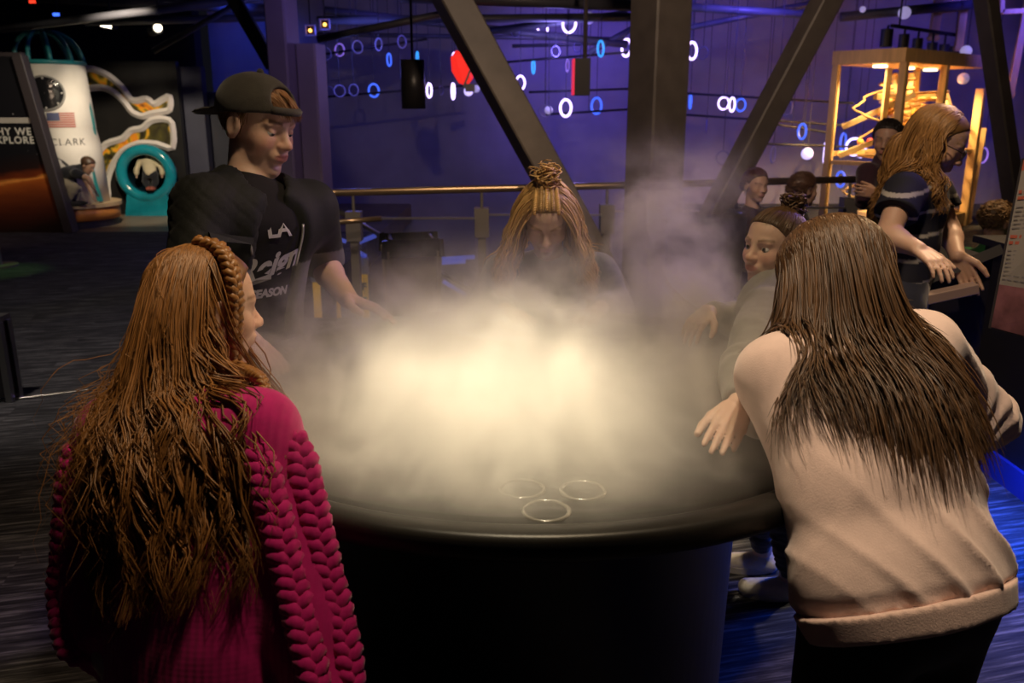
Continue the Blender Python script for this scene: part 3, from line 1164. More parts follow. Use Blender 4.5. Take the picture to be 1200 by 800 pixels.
for u, v, cl, lab, e in ((66, 17, (0.05, 0.15, 1), 'tiny blue indicator lamp above the rocket', 2.0), (38, 2, (1, 0.05, 0.02), 'tiny red indicator lamp high above the rocket', 1.5)):
    c = PY(u, v, 12.8)
    t = thing('indicator_lamp', c, lab, 'light')
    part('case', box(c + [-.06, 0, -.03], c + [.06, .08, .05]), BLACK, t)
    part('glow', box(c + [-.045, -.01, -.02], c + [.045, 0, .02]), mat('glow_' + ('blue' if cl[2] == 1 else 'red'), cl, emit=cl, estr=e), t)
    part('hanger', cyl(c + [0, .04, .05], (c[0], c[1] + .04, 3.43), 0.012, 6), BLACK, t)

# ------------------------------------------------------------------ pendant can, speaker, red lantern, framed lamps
c = PY(484, 99, 7.2)
pd = thing('pendant_lamp', c + [0, 0, -.2], 'black cylinder pendant lamp glowing at its lower end', 'lamp')
part('can', lathe([(0.085, -.19), (0.097, -.19), (0.097, .19), (0.0, .19)], c, 32), mat('can_black', (0.02, 0.018, 0.02), 0.4), pd, True)
part('glowing_end', lathe([(0, -.18), (0.085, -.18)], c, 24), mat('warm_glow', (1, .8, .5), emit=(1, .72, .38), estr=3), pd)
part('rod', cyl(c + [0, 0, .19], (c[0], c[1], 3.43), .01, 8), BLACK, pd)
part('canopy', cyl((c[0], c[1], 3.38), (c[0], c[1], 3.42), .06, 16), BLACK, pd)
c = PY(682, 90, 8.0)
sk = thing('hanging_speaker', c, 'dark square speaker hanging on a rod, its edge lit red', 'speaker')
part('box', box(c + [-.065, 0, -.16], c + [.075, .2, .16]), mat('speaker_black', (0.03, 0.022, 0.03), 0.5), sk)
part('side_strip', box(c + [-.08, .0, -.155], c + [-.066, .2, .155]), mat('red_strip', (0.6, 0.02, 0.05), 0.4, emit=(1, 0.02, 0.08), estr=0.7), sk)
part('rod', cyl(c + [0.03, .1, .16], (c[0] + .03, c[1] + .1, 3.43), .02, 8), mat('rod_brown', (0.1, 0.08, 0.07), .5), sk)
c = PY(541, 80, 9.5)
lt = thing('red_lantern', c, 'glowing red faceted lantern beside the wide brown brace', 'lantern')
rV, rF = sphere((0, 0, 0), 1.0, 7, 4)
part('shade', (rV * np.array([.12, .1, .19]) @ np.array([[.95, 0, .3], [0, 1, 0], [-.3, 0, .95]]) + c, rF), mat('red_glow', (0.8, 0.02, 0.02), emit=(1, 0.03, 0.02), estr=0.9), lt)
part('hanger', cyl(c + [-.02, 0, .17], (c[0] - .3, c[1], 3.43), .012, 6), BLACK, lt)
part('clip', join(bar(c + [.02, -.1, -.2], c + [.12, -.1, .03], .02, .02), box(c + [.04, -.1, -.24], c + [.14, -.06, -.16])), mat('grey_clip', (0.3, 0.3, 0.34), 0.4), lt)
for u, v, lab in ((363, 35, 'small square frame with an amber lamp, next to the violet column'), (380, 28, 'small square frame with an amber lamp, second from the violet column')):
    c = PY(u, v, 10.5)
    t = thing('framed_lamp', c, lab, 'lamp')
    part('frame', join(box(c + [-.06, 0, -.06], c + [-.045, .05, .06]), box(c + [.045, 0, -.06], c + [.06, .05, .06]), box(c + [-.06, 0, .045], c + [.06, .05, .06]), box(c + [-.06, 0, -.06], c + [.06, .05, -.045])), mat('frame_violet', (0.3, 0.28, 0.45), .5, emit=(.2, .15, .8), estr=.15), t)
    part('amber_bulb', sphere(c + [0, .02, -.005], .02, 10, 7), mat('amber_glow', (1, .5, .1), emit=(1, .42, .08), estr=5), t)
    part('back_plate', box(c + [-.045, .045, -.045], c + [.045, .05, .045]), BLACK, t)
    part('hanger', cyl(c + [0, .03, .05], (c[0], c[1] + .03, 3.43), .008, 6), BLACK, t)

# ------------------------------------------------------------------ rings hanging over the atrium
CORD = mat('thin_cord', (0.05, 0.05, 0.07), 0.5)
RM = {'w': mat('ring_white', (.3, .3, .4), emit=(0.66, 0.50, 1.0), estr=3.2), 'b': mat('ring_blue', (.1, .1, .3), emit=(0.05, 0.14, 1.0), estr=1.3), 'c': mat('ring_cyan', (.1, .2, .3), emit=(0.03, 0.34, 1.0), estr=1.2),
      'v': mat('ring_violet', (.6, .4, 1), emit=(0.35, 0.2, 1.0), estr=.6), 'g': mat('ring_glass', (0.34, 0.32, 0.50), 0.15, emit=(.25, .2, .9), estr=0.10), 'd': mat('ring_dim', (0.16, 0.15, 0.28), 0.2, emit=(.15, .12, .8), estr=.05)}  # glass and dim rings are unlit; their faint glow is painted in
RINGS = [  # u, v, half width px, half height px, kind, where
    (381, 63, 8, 8, 'd', 'dim grey glass ring, upper row, closest to the violet column'), (398, 58.5, 7, 8, 'v', 'violet ring, upper row, second from the violet column'),
    (419, 55, 6, 8, 'g', 'grey glass ring, upper row, third from the violet column'), (444, 52, 5.5, 8, 'g', 'narrow grey glass ring, upper row, fourth from the violet column'),
    (471, 49, 5, 8, 'g', 'grey glass ring above the black pendant lamp'), (385, 108, 8, 7.5, 'd', 'dim grey ring, lower row, closest to the violet column'),
    (398, 106.5, 7, 7.5, 'g', 'grey glass ring, lower row, second from the violet column'), (414.5, 105.5, 7, 7.5, 'g', 'grey glass ring, lower row, third from the violet column'),
    (438, 106, 6, 8.5, 'b', 'blue lit ring, lower row, beside the black pendant lamp'), (503, 106, 4, 9, 'w', 'white lit ring half hidden by the black pendant lamp'),
    (517, 105.5, 2.5, 6, 'd', 'tiny dim ring between pendant lamp and red lantern'), (531, 107, 2.5, 10, 'w', 'white lit ring seen edge-on under the red lantern'),
    (456, 70, 1.6, 8, 'b', 'blue ring seen edge-on left of the pendant lamp'), (489, 67, 2, 7, 'c', 'bright blue ring seen edge-on right above the pendant lamp'),
    (533, 68, 3, 7, 'w', 'white lit ring just above the red lantern'), (604, 36, 6, 7.5, 'd', 'dim ring beside the upper white pair near the brown brace'),
    (636, 33, 7, 10, 'w', 'white lit ring, smaller of the bright upper pair'), (667, 28, 8.5, 11, 'w', 'large white lit ring, brighter of the upper pair'),
    (704, 57, 5, 10, 'c', 'cyan lit ring above the square speaker'), (734, 56, 5, 11, 'w', 'white lit ring half hidden by the square steel column'),
    (625, 78, 2, 9, 'c', 'cyan ring seen edge-on beside the wide brown brace'), (665, 77, 1.6, 8, 'v', 'violet ring seen edge-on beside the square speaker'),
    (651, 60, 6, 7, 'd', 'dim ring below the bright upper pair'), (677, 55, 5, 7, 'd', 'dim ring over the square speaker'),
    (610, 97, 6, 9, 'w', 'white lit ring half hidden by the wide brown brace'), (639, 130, 9, 8, 'g', 'grey glass ring beside the lower white ring'),
    (663, 126.5, 8, 11, 'w', 'white lit ring under the square speaker'), (699, 124, 6, 10.5, 'b', 'blue lit ring close to the square steel column'),
    (811, 59.5, 8, 11, 'w', 'white lit ring right of the square steel column, uppermost'), (824, 62, 6, 8, 'd', 'dim ring behind the uppermost white ring right of the column'),
    (809, 119, 3, 9, 'b', 'blue ring seen edge-on right of the square steel column'), (848, 121, 6, 8, 'w', 'white ring of the tight lit cluster, first from the column'),
    (858, 122.5, 5.5, 9, 'w', 'white ring in the middle of the tight lit cluster'), (868, 123, 5, 8, 'b', 'blue ring of the tight lit cluster, furthest from the column'),
    (828, 148, 1.8, 9, 'd', 'dim ring seen edge-on under the tight lit cluster'), (922, 127, 5, 9, 'd', 'dim ring beside the narrower slanted brace'),
    (906, 181, 6, 11, 'g', 'grey glass ring between slanted brace and white ball'), (847, 185, 8, 9, 'd', 'dim ring beneath the narrower slanted brace'),
    (967, 179, 4, 13, 'w', 'white lit ring seen nearly edge-on beside the ball machine'), (940, 154, 2.2, 10, 'b', 'blue ring seen edge-on above the white ball'),
    (988, 166, 7, 11, 'b', 'blue lit ring seen through the ball machine, upper'), (1001, 172, 8, 11, 'w', 'white lit ring seen through the ball machine'),
    (1009, 176, 8, 9, 'w', 'second white lit ring seen through the ball machine, overlapping'), (985, 210, 2.2, 10, 'b', 'blue ring seen edge-on low in the ball machine'),
    (1152, 182, 9, 10, 'v', 'violet lit ring beside the leaning post of the ball machine')]
for i, (u, v, hw, hh, k, lab) in enumerate(RINGS):
    y = 11.6 + 0.9 * math.sin(i * 1.7)
    if u > 960:
        y = 13.6 + 0.3 * math.sin(i)
    c = PY(u, v, y)
    dd = y / (_c + (400 - v) / 1000 * _s)
    Rv = hh * dd / 1000 * 0.86
    yaw = math.acos(min(1, max(0.12, hw / hh * 0.98)))
    if i % 2:
        yaw = -yaw
    nrm = np.array([math.sin(yaw), -math.cos(yaw), 0])
    t = tag(part('hanging_ring', torus(c, Rv, Rv * (0.15 if k in 'wbc' else 0.11), nrm, 32, 8), RM[k], None, True, base=c), lab, 'ring', 'rings hanging over the atrium')
    part('cord', cyl(c + [0, 0, Rv], (c[0], c[1], 3.43), 0.005, 5), CORD, t)
for u, v, r, k, lab in ((690, 21, 6.5, 'g', 'pale glass ball right of the brightest upper ring'), (643, 129, 4.5, 'v', 'pale violet ball beside the lower white ring'), (549, 107, 5, 'w', 'white lit ball under the red lantern'),
                        (558, 104, 4, 'v', 'small violet ball under the red lantern'), (946, 180, 6.5, 'w', 'white ball glowing left of the ball machine'), (917, 14, 3, 'v', 'small pale ball near the ceiling above the slanted brace'),
                        (1011, 11, 3.2, 'v', 'small violet ball near the ceiling above the ball machine'), (1060, 15, 6.5, 'v', 'larger pale ball near the ceiling above the ball machine'),
                        (1132, 60, 6, 'v', 'violet ball right of the upright posts'), (1129, 92, 6, 'g', 'dim ball under the violet ball by the machine top')):
    c = PY(u, v, 11.8)
    rr = r * 0.0122
    t = tag(part('hanging_ball', sphere(c, rr), mat('ball_' + k, (0.5, .48, .6), 0.3, emit=(0.6, 0.5, 1.0), estr={'g': .18, 'v': .42, 'w': 1.3}[k]), None, True, base=c), lab, 'ball', 'balls hanging over the atrium')  # glass balls are unlit too, with a weak glow put into the material
    part('cord', cyl(c + [0, 0, rr], (c[0], c[1], 3.43), 0.005, 5), CORD, t)
for u0, v0, u1, v1, lab in ((376, 114, 560, 99, 'thin black rod carrying the lower ring row'), (376, 64, 500, 46, 'thin black rod carrying the upper ring row'), (590, 73, 738, 61, 'thin black rod crossing near the square speaker'),
                            (620, 108, 738, 104, 'thin black rod over the lower white ring'), (640, 134, 738, 128, 'thin black rod under the lower white ring'),
                            (798, 109, 1000, 121, 'thin black rod over the tight lit cluster'), (798, 134, 990, 147, 'thin black rod under the tight lit cluster'), (880, 141, 975, 156, 'thin black rod running to the ball machine'),
                            (880, 168, 1000, 172, 'low thin black rod beside the white ball')):
    t = tag(part('ring_rod', cyl(PY(u0, v0, 11.9), PY(u1, v1, 12.3), 0.017, 6), mat('rod_black', (0.015, 0.015, 0.02), 0.4), None, True, base=PY(u0, v0, 11.9)), lab, 'rod', 'rods carrying the rings')
    m_ = (PY(u0, v0, 11.9) + PY(u1, v1, 12.3)) / 2
    part('cord', cyl(m_, (m_[0], m_[1], 3.43), 0.006, 5), CORD, t)

# ------------------------------------------------------------------ railing, bin, stair signs
YRL = 6.4
RAILM = mat('rail_bronze', (0.42, 0.30, 0.19), 0.32, 0.85)
GLASS = mat('clear_glass', (0.8, 0.85, 0.95), 0.03, trans=1.0, spec=0.4)
GLASS.node_tree.nodes['Principled BSDF'].inputs['IOR'].default_value = 1.05
ra, rb_ = PY(384, 226, YRL), PY(1006, 210, YRL + .35)
rl = thing('railing', (ra[0], YRL, 0), 'bronze handrail on posts with glass panels around the atrium opening', 'railing')
part('top_rail', join(tube([PY(366, 252, YRL - .3), PY(372, 240, YRL - .2), ra, ra + (rb_ - ra) * .02, ra + (rb_ - ra) * .5, rb_], .027, 10)), RAILM, rl, True)
part('return_rail', tube([PY(372, 262, YRL - .3), PY(447, 256, YRL - .2)], .02, 8), RAILM, rl, True)
part('stair_rail', tube([PY(378, 250, YRL + .3), PY(400, 249, YRL + .3), PY(445, 275, YRL + 1.6), PY(560, 345, YRL + 5.0)], .022, 8), CHROME, rl, True)
NP = 5
for i in range(NP):
    q = ra + (rb_ - ra) * (0.045 + 0.94 * i / (NP - 1))
    p = join(box((q[0] - .03, q[1] - .04, 0), (q[0] + .03, q[1] + .04, q[2] - .18)), cyl(q + [0, 0, -.18], q, .012, 8), box((q[0] - .055, q[1] - .055, q[2] - .36), (q[0] + .055, q[1] + .055, q[2] - .14)))
    part('post', p, mat('post_steel', (0.22, 0.20, 0.19), 0.45, 0.5), rl)
for i in range(NP - 1):
    q = ra + (rb_ - ra) * (0.045 + 0.94 * i / (NP - 1))
    r = ra + (rb_ - ra) * (0.045 + 0.94 * (i + 1) / (NP - 1))
    part('glass_panel', box((q[0] + .05, q[1] - .006, .08), (r[0] - .05, q[1] + .006, min(q[2], r[2]) - .2)), GLASS, rl)
    part('glass_cap', box((q[0] + .05, q[1] - .012, min(q[2], r[2]) - .2), (r[0] - .05, q[1] + .012, min(q[2], r[2]) - .185)), CHROME, rl)

bc = PY(478, 300, 4.75)
bn = thing('trash_bin', (bc[0], bc[1], 0), 'grey square trash bin with a black liner folded over its top', 'bin')
bt = PY(478, 288, 4.75)[2]


def bin_body(z0, z1, w0, w1, e=0.03):
    V = []
    for z, w_ in ((z0, w0), (z1, w1)):
        for sx, sy in ((-1, -1), (1, -1), (1, 1), (-1, 1)):
            for dx, dy in (((e, 0), (0, e)), ((0, e), (-e, 0)), ((-e, 0), (0, -e)), ((0, -e), (e, 0)))[0 if (sx, sy) == (-1, -1) else 1 if (sx, sy) == (1, -1) else 2 if (sx, sy) == (1, 1) else 3][::-1 if (sx, sy) in ((-1, -1), (1, 1)) and False else 1]:
                x, y = sx * w_ + dx, sy * w_ + dy
                V.append((x * math.cos(.2) - y * math.sin(.2) + bc[0], x * math.sin(.2) + y * math.cos(.2) + bc[1] + .15, z))
    F = [(i, (i + 1) % 8, (i + 1) % 8 + 8, i + 8) for i in range(8)] + [tuple(range(8))[::-1]]
    return np.array(V), F


part('bin_body', bin_body(0, bt - .03, .135, .165), mat('bin_grey', (0.34, 0.29, 0.24), 0.5, noise=0.12, nscale=8), bn)
V, F = bin_body(bt - .07, bt + .03, .178, .172)
V2, F2 = bin_body(bt + .03, bt + .035, .172, .14)
V[:, 2] += 0.012 * wob(V, 30, 5)
part('bin_liner', join((V, F[:-1]), (V2, F2[:-1]), bin_body(bt - .25, bt + .03, .12, .14)), mat('liner_black', (0.012, 0.012, 0.014), 0.22), bn, True)

YEL = mat('yellow_glow_paint', (0.80, 0.47, 0.02), 0.5, noise=0.15, nscale=9, emit=(1, .6, .05), estr=.06)  # faint emission painted into the stair signs, which are no lamps
for u0, u1, v0, v1, y, lab, tx in ((421.5, 432, 321, 356, 7.4, 'narrow yellow stair sign lettered F, beside the bin', 'F'), (392, 399, 316, 370, 7.2, 'narrow plain yellow stair sign behind the boy\'s forearm', ''), (366, 377, 330, 375, 7.0, 'yellow stair sign next to the boy\'s jacket', '')):
    a, b_ = PY(u0, v0, y), PY(u1, v1, y)
    t = thing('stair_sign', (a[0], y, b_[2] - .35), lab, 'sign', 'yellow signs on the stairs')
    part('board', box((a[0], y, b_[2] - .3), (b_[0], y + .03, a[2])), YEL, t)
    part('steel_cap', box((a[0] - .01, y - .01, a[2]), (b_[0] + .01, y + .04, a[2] + .14)), mat('cap_steel', (.3, .32, .5), .3, .7), t)
    if tx:
        part('letter', on_plane(text_mesh('F', .085, 1, 0, .004), PY((u0 + u1) / 2, 336, y - .006), (1, 0, 0), (0, 0, 1)), mat('sign_ink', (.05, .04, .02), .6), t)
        part('mark', box(PY(423.5, 348, y - .006), PY(430, 350.5, y - .002)), mat('sign_ink', (.05, .04, .02), .6), t)
for i, (u0, v0, u1, v1) in enumerate(((512, 304, 556, 301), (513, 308, 545, 306), (520, 330, 545, 345), (385, 275, 405, 283), (420, 284, 440, 276), (421, 296, 428, 300), (421, 308, 429, 311))):
    struct('trim_%d' % (n_t + 1 + i), bar(PY(u0, v0, 8.6), PY(u1, v1, 8.7), .04, .04), mat('step_painted_glow', (.25, .3, .7), .35, emit=(.08, .15, 1), estr=.25), label='step edge with blue light painted on')  # blue light on the edges put in as colour and weak emission
n_t += 9


# ------------------------------------------------------------------ ball machine
WOOD = mat('maple_wood', (0.62, 0.40, 0.17), 0.5, noise=0.18, nscale=3, stretch=(6, 6, 1))
BM = np.array([4.6, 10.5, 0])
ex, ey = np.array([.75, .66, 0]), np.array([-.66, .75, 0])
LX, LY = 2.25, .85
HT = PY(1060, 56, 10.5)[2]


def bp(a, b, z):
    return BM + ex * a * LX + ey * b * LY + [0, 0, z]


bm_ = thing('ball_machine', BM + (ex * LX + ey * LY) / 2, 'tall wooden glass-sided rolling ball machine lit warm from inside', 'exhibit')


def bmp(name, VF, m=WOOD, sm=False):
    return part(name, VF, m, bm_, sm)


for a, b in ((0, 0), (0, 1), (1, 1), (.5, 0)):
    bmp('post', bar(bp(a, b, 0.0 if a != .5 else .9), bp(a, b, HT - .16), .085, .085, ref=(ex[0], ex[1], 0)))
bmp('outer_post', bar(bp(1.02, -.02, 0), bp(1.02, -.02, HT - .42), .11, .09, ref=(ex[0], ex[1], 0)))
bmp('roof', join((lambda c: slab(c, (0, 0, 1), .16))([bp(-.03, -.04, HT - .16), bp(1.03, -.04, HT - .16), bp(1.03, 1.04, HT - .16), bp(-.03, 1.04, HT - .16)])))
for (a, b), (c, d) in (((0, 0), (1, 0)), ((0, 0), (0, 1)), ((1, 0), (1, 1)), ((0, 1), (1, 1))):
    bmp('base_rail', bar(bp(a, b, .1), bp(c, d, .1), .1, .18))
    if (a, b) == (0, 0) and d == 1:
        bmp('mid_rail', bar(bp(a, b, .92), bp(c, d, .92), .05, .05))
    else:
        bmp('mid_rail', bar(bp(a, b, 1.02), bp(c, d, 1.02), .05, .06))
GL2 = GLASS
bmp('glass_pane', slab([bp(0, .04, .2), bp(0, .96, .2), bp(0, .96, HT - .18), bp(0, .04, HT - .18)], ex, .008), GL2)
bmp('glass_pane', slab([bp(.02, 0, .2), bp(.48, 0, .2), bp(.48, 0, HT - .18), bp(.02, 0, HT - .18)], ey, .008), GL2)
WIRE = mat('brass_wire', (0.75, 0.5, 0.2), 0.3, 0.7)
WLT = mat('pale_wood', (0.75, 0.55, 0.28), 0.5)
for p, q in (((.06, .9, 1.35), (.25, .1, 1.75)), ((.05, .9, 1.0), (.3, .1, 1.38)), ((.1, .5, 1.72), (.9, .5, 1.78)), ((.2, .3, 1.6), (.35, .3, 1.15)), ((.3, .5, 2.0), (.42, .5, 1.55)),
             ((.42, .3, 2.05), (.62, .5, 1.45)), ((.9, .4, 1.78), (1.0, .3, 1.4)), ((.5, .5, 1.2), (1.0, .2, .98)), ((.1, .6, .55), (.5, .4, .75)), ((.6, .4, .9), (1.0, .4, .65)), ((.7, .2, .55), (.98, .2, .3)),
             ((.15, .4, 1.2), (.15, .4, 2.05)), ((.55, .7, .3), (.55, .7, 2.05)), ((.75, .8, .3), (.75, .8, 2.05))):
    bmp('strut', bar(bp(*p), bp(*q), .05, .07), WLT)


def helix(c, r, z0, z1, n, k=18, dr=0.0):
    t = np.linspace(0, 2 * math.pi * n, k * n)
    f = t / t[-1]
    return np.stack([c[0] + (r + dr * f) * np.cos(t), c[1] + (r + dr * f) * np.sin(t), z0 + (z1 - z0) * f], 1)


for (a, b), r, z0, z1, n in (((.62, .5), .30, 1.25, 1.8, 6), ((.85, .5), .2, 1.15, 1.6, 5), ((.2, .5), .18, .55, 1.05, 5), ((.42, .6), .16, 1.5, 1.95, 4), ((.5, .4), .34, 1.1, 1.35, 3)):
    c = bp(a, b, 0)
    bmp('coil_track', tube(helix(c, r, z0, z1, n, 16, .06), .017, 5), WIRE, True)
for k in range(10):
    pts = [bp(RND.uniform(.05, .95), RND.uniform(.15, .85), RND.uniform(.5, 2.0))]
    d = RND.uniform(0, 6.28)
    for i in range(14):
        d += RND.uniform(-.5, .9)
        n_ = pts[-1] + np.array([math.cos(d), math.sin(d), -.28]) * .12
        q = n_ - BM
        a = min(.96, max(.04, (q @ ex) / LX)); b = min(.9, max(.1, (q @ ey) / LY))
        pts.append(bp(a, b, max(.3, n_[2])))
    bmp('wire_track', tube(pts, .013, 5), WIRE, True)
for k in range(16):
    a, b, z = RND.uniform(.45, .95), RND.uniform(.2, .8), RND.uniform(1.25, 1.72)
    c = bp(a, b, z)
    bmp('scoop', sphere(c, (.10, .10, .035), 12, 6), WLT, True)
for k in range(9):
    c = bp(RND.uniform(.05, .5), RND.uniform(.2, .9), RND.choice((.3, .62, 1.12, 1.5)))
    bmp('ball', sphere(c + [0, 0, .04], .045, 10, 7), mat('ball_orange' if k % 3 else 'ball_red', (.8, .3, .05) if k % 3 else (.6, .05, .04), .35), True)
bmp('floor_tray', slab([bp(.02, .02, .2), bp(.98, .02, .2), bp(.98, .98, .2), bp(.02, .98, .2)], (0, 0, 1), .03), WLT)
for a, b in ((.12, .5), (.45, .5), (.75, .5)):
    c = bp(a, b, HT - .17)
    bmp('puck_light', cyl(c, c + [0, 0, -.025], .085, 16), mat('puck_glow', (1, .9, .7), emit=(1, .74, .38), estr=6))
    lamp('machine_light', 'SPOT', c + [0, 0, -.05], 420, (1.0, 0.62, 0.24), .06, c + [0, 0, -2], 150, .6)
# spots on a rail behind the machine top
tr = thing('track_rail', PY(1070, 40, 11.6), 'black lighting rail behind the top of the ball machine', 'rail')
ta, tb_ = PY(1045, 30, 11.5), PY(1128, 42, 12.4)
part('rail', bar(ta, tb_, .04, .04), BLACK, tr)
for f in (.1, .9):
    q = ta + (tb_ - ta) * f
    part('hanger', cyl(q, (q[0], q[1], 3.43), .012, 6), BLACK, tr)
for i, (lab) in enumerate(('first black can spotlight on the machine rail, tallest', 'second black can spotlight on the machine rail', 'third black can spotlight on the machine rail', 'fourth black can spotlight on the machine rail, by the post', 'fifth black can spotlight on the machine rail', 'last black can spotlight on the machine rail')):
    u, v0, v1 = ((1040, 34, 55), (1060, 40, 56), (1076, 45, 57), (1093, 50, 61), (1107, 52, 63), (1119, 54, 66))[i]
    a, b_ = PY(u, v0, 11.5 + i * .17), PY(u, v1, 11.5 + i * .17)
    t = thing('can_spotlight', b_, lab, 'light', 'can spotlights on the rail')
    part('can', cyl(a, (a[0], a[1], b_[2]), .075 if i == 0 else .065, 16), mat('can_dark', (.012, .012, .02), .4), t)
    q = ta + (tb_ - ta) * ((a[0] - ta[0]) / (tb_[0] - ta[0]))
    part('yoke', cyl(a, q, .014, 6), BLACK, t)
# tall uprights of a further wooden structure
for (p0, p1, w_, lab) in (((1093, 48), (1101, -4), .12, 'pale upright wooden post rising behind the machine top'), ((1123, 60), (1131, -4), .1, 'violet lit upright wooden post rising behind the machine top'), ((1128, 290), (1152, 150), .09, 'slanting pale wooden post by the boy in green'), ((1183, 115), (1203, 10), .09, 'pale wooden post beyond the steep steel brace')):
    a, b_ = PY(p0[0], p0[1], 12.2), PY(p1[0], p1[1], 12.2)
    d = b_ - a
    if p0[1] > 200:
        a = a + d * (0 - a[2]) / d[2]
    else:
        b_ = a + d * (3.45 - a[2]) / d[2]
    t = tag(part('wooden_post', bar(a, b_, w_, w_, ref=(.3, 1, 0)), WOOD, None, base=a), lab, 'post')
    part('collar', bar(a + (b_ - a) * .02, a + (b_ - a) * .05, w_ * 1.25, w_ * 1.25, ref=(.3, 1, 0)), WOOD, t)
rk_ = thing('wooden_rack', PY(1110, 8, 12.2), 'small wooden cross bars linking the two upright posts', 'rack')
for v in (3, 14):
    part('cross_bar', bar(PY(1098, v, 12.2), PY(1130, v - 4, 12.2), .04, .05), WOOD, rk_)
fr = thing('wooden_gantry', PY(1185, 5, 11.5), 'corner of a pale wooden gantry up beyond the steep steel brace', 'gantry')
part('side_bar', bar(PY(1174, -8, 11.5), PY(1174, 15, 11.5), .05, .06), WOOD, fr)
part('bottom_bar', bar(PY(1174, 14, 11.5), PY(1215, 12, 11.5), .05, .06), WOOD, fr)

# ------------------------------------------------------------------ chair by the couple, console and sign at the near right
q = PY(829, 300, 5.25)
ch = thing('tub_chair', (q[0], q[1], 0), 'dark round-backed tub chair left of the seated couple', 'chair')
CHM = mat('dark_leather', (0.02, 0.018, 0.02), 0.4)
part('backrest', lathe([(0.21, .42), (0.235, .44), (0.25, .92), (0.235, .95), (0.21, .94), (0.20, .44), (0.21, .42)], (q[0], q[1] + .1, 0), 32, math.radians(140), math.radians(400)), CHM, ch, True)
part('seat', lathe([(0, .40), (.20, .40), (.20, .47), (.17, .49), (0, .49)], (q[0], q[1] + .1, 0), 32), CHM, ch, True)
part('stem', lathe([(0, 0), (.22, 0), (.22, .02), (.04, .04), (.04, .40), (0, .40)], (q[0], q[1] + .1, 0), 24), CHROME, ch, True)

cb = thing('exhibit_cabinet', (3.4, 4.3, 0), 'black exhibit cabinet with a blue lit plinth beyond the pink sweatshirt girl', 'cabinet')
CBM = mat('cabinet_black', (0.012, 0.011, 0.013), 0.55, noise=0.2, nscale=5)
part('body', join(box((2.12, 2.4, .1), (4.6, 3.80, .98))), CBM, cb)
part('plinth', box((2.10, 2.38, 0), (4.62, 3.82, .11)), mat('plinth_painted_light', (0.03, 0.05, 0.30), 0.4), cb)  # blue light on the plinth put into its base colour
part('top', box((2.08, 2.36, .98), (4.64, 3.84, 1.01)), CBM, cb)
lamp('plinth_light', 'AREA', (1.98, 2.95, 0.55), 34, (0.015, 0.10, 1.0), .5, (1.75, 2.75, 0), size_y=.12)
part('light_bar', box((2.03, 2.7, .50), (2.12, 3.2, .56)), CBM, cb)

dk = thing('sloped_console', (1.62, 3.2, 0), 'black console with a sloping top under the striped shirt woman\'s hand', 'console')
a, b_ = PY(1070, 328, 2.95), PY(1172, 286, 2.95)
dn = np.array([0, .5, -0.22])
part('sloped_top', slab([a, b_, b_ + dn, a + dn], np.cross(b_ - a, dn), -.035), mat('console_edge', (0.06, 0.058, 0.06), 0.4), dk)
part('console_body', join(slab([a + [0.02, .03, -.05], b_ + [0, .03, -.05], (b_[0], b_[1] + .03, .35), (a[0] + .02, a[1] + .03, .35)], (0, 1, 0), .45)), CBM, dk)
part('pedestal', box((a[0] + .08, a[1] + .1, 0), (b_[0] - .02, a[1] + .42, .36)), CBM, dk)
a2, b2 = PY(1078, 351, 2.9), PY(1143, 337, 2.9)
part('ledge', bar(a2, b2, .05, .035), mat('ledge_pale', (0.42, 0.30, 0.25), 0.4), dk)

sg = thing('text_sign', PY(1185, 390, 2.35), 'leaning white text sign with red headings at the edge of the view', 'sign')
s00, s10, s11, s01 = PY(1158, 384, 2.35), PY(1290, 420, 2.05), PY(1330, 160, 2.05), PY(1197, 186, 2.35)
sn = np.cross(s10 - s00, s01 - s00)
sn = sn / np.linalg.norm(sn)
part('sign_board', slab([s00, s10, s11, s01], -sn, .012), mat('board_edge', (.05, .045, .045), .5), sg)


def sq_(u, v, e=.002):
    return (s00 * (1 - u) + s10 * u) * (1 - v) + (s01 * (1 - u) + s11 * u) * v + sn * e


part('paper', ([sq_(.03, .27), sq_(.99, .27), sq_(.99, .93), sq_(.03, .93)], [(0, 1, 2, 3)]), mat('sign_paper', (0.42, 0.39, 0.34), 0.6, noise=.05, nscale=6), sg)
part('lower_picture', ([sq_(.03, .01), sq_(.99, .01), sq_(.99, .27), sq_(.03, .27)], [(0, 1, 2, 3)]), mat('sign_picture', (0.24, 0.10, 0.11), 0.5, noise=.7, nscale=14), sg)
part('red_band', ([sq_(.03, .93), sq_(.99, .93), sq_(.99, .99), sq_(.03, .99)], [(0, 1, 2, 3)]), RED_INK, sg)
lines = [(.80, .018, RED_INK, .5), (.765, .018, RED_INK, .4)] + [(.72 - .024 * i, .007, GREY_INK, .82 - .1 * (i % 3)) for i in range(6)] + [(.545, .018, RED_INK, .55), (.51, .018, RED_INK, .5)] + [(.47 - .024 * i, .007, GREY_INK, .85 - .08 * (i % 4)) for i in range(8)]
for mt, nm in ((RED_INK, 'heading_lines'), (GREY_INK, 'body_lines')):
    p = []
    for v, h_, m_, w_ in lines:
        if m_ is not mt:
            continue
        x = .05
        while x < .05 + w_ * .85:
            l = RND.uniform(.03, .09)
            p.append(([sq_(x, v, .004), sq_(x + l, v, .004), sq_(x + l, v + h_, .004), sq_(x, v + h_, .004)], [(0, 1, 2, 3)]))
            x += l + .02
    part(nm, join(*p), mt, sg)['kind'] = 'stuff'
part('sign_arm', bar(sq_(.8, .12, -.02), (2.3, sq_(.8, .12)[1] + .6, .99), .04, .04), CBM, sg)

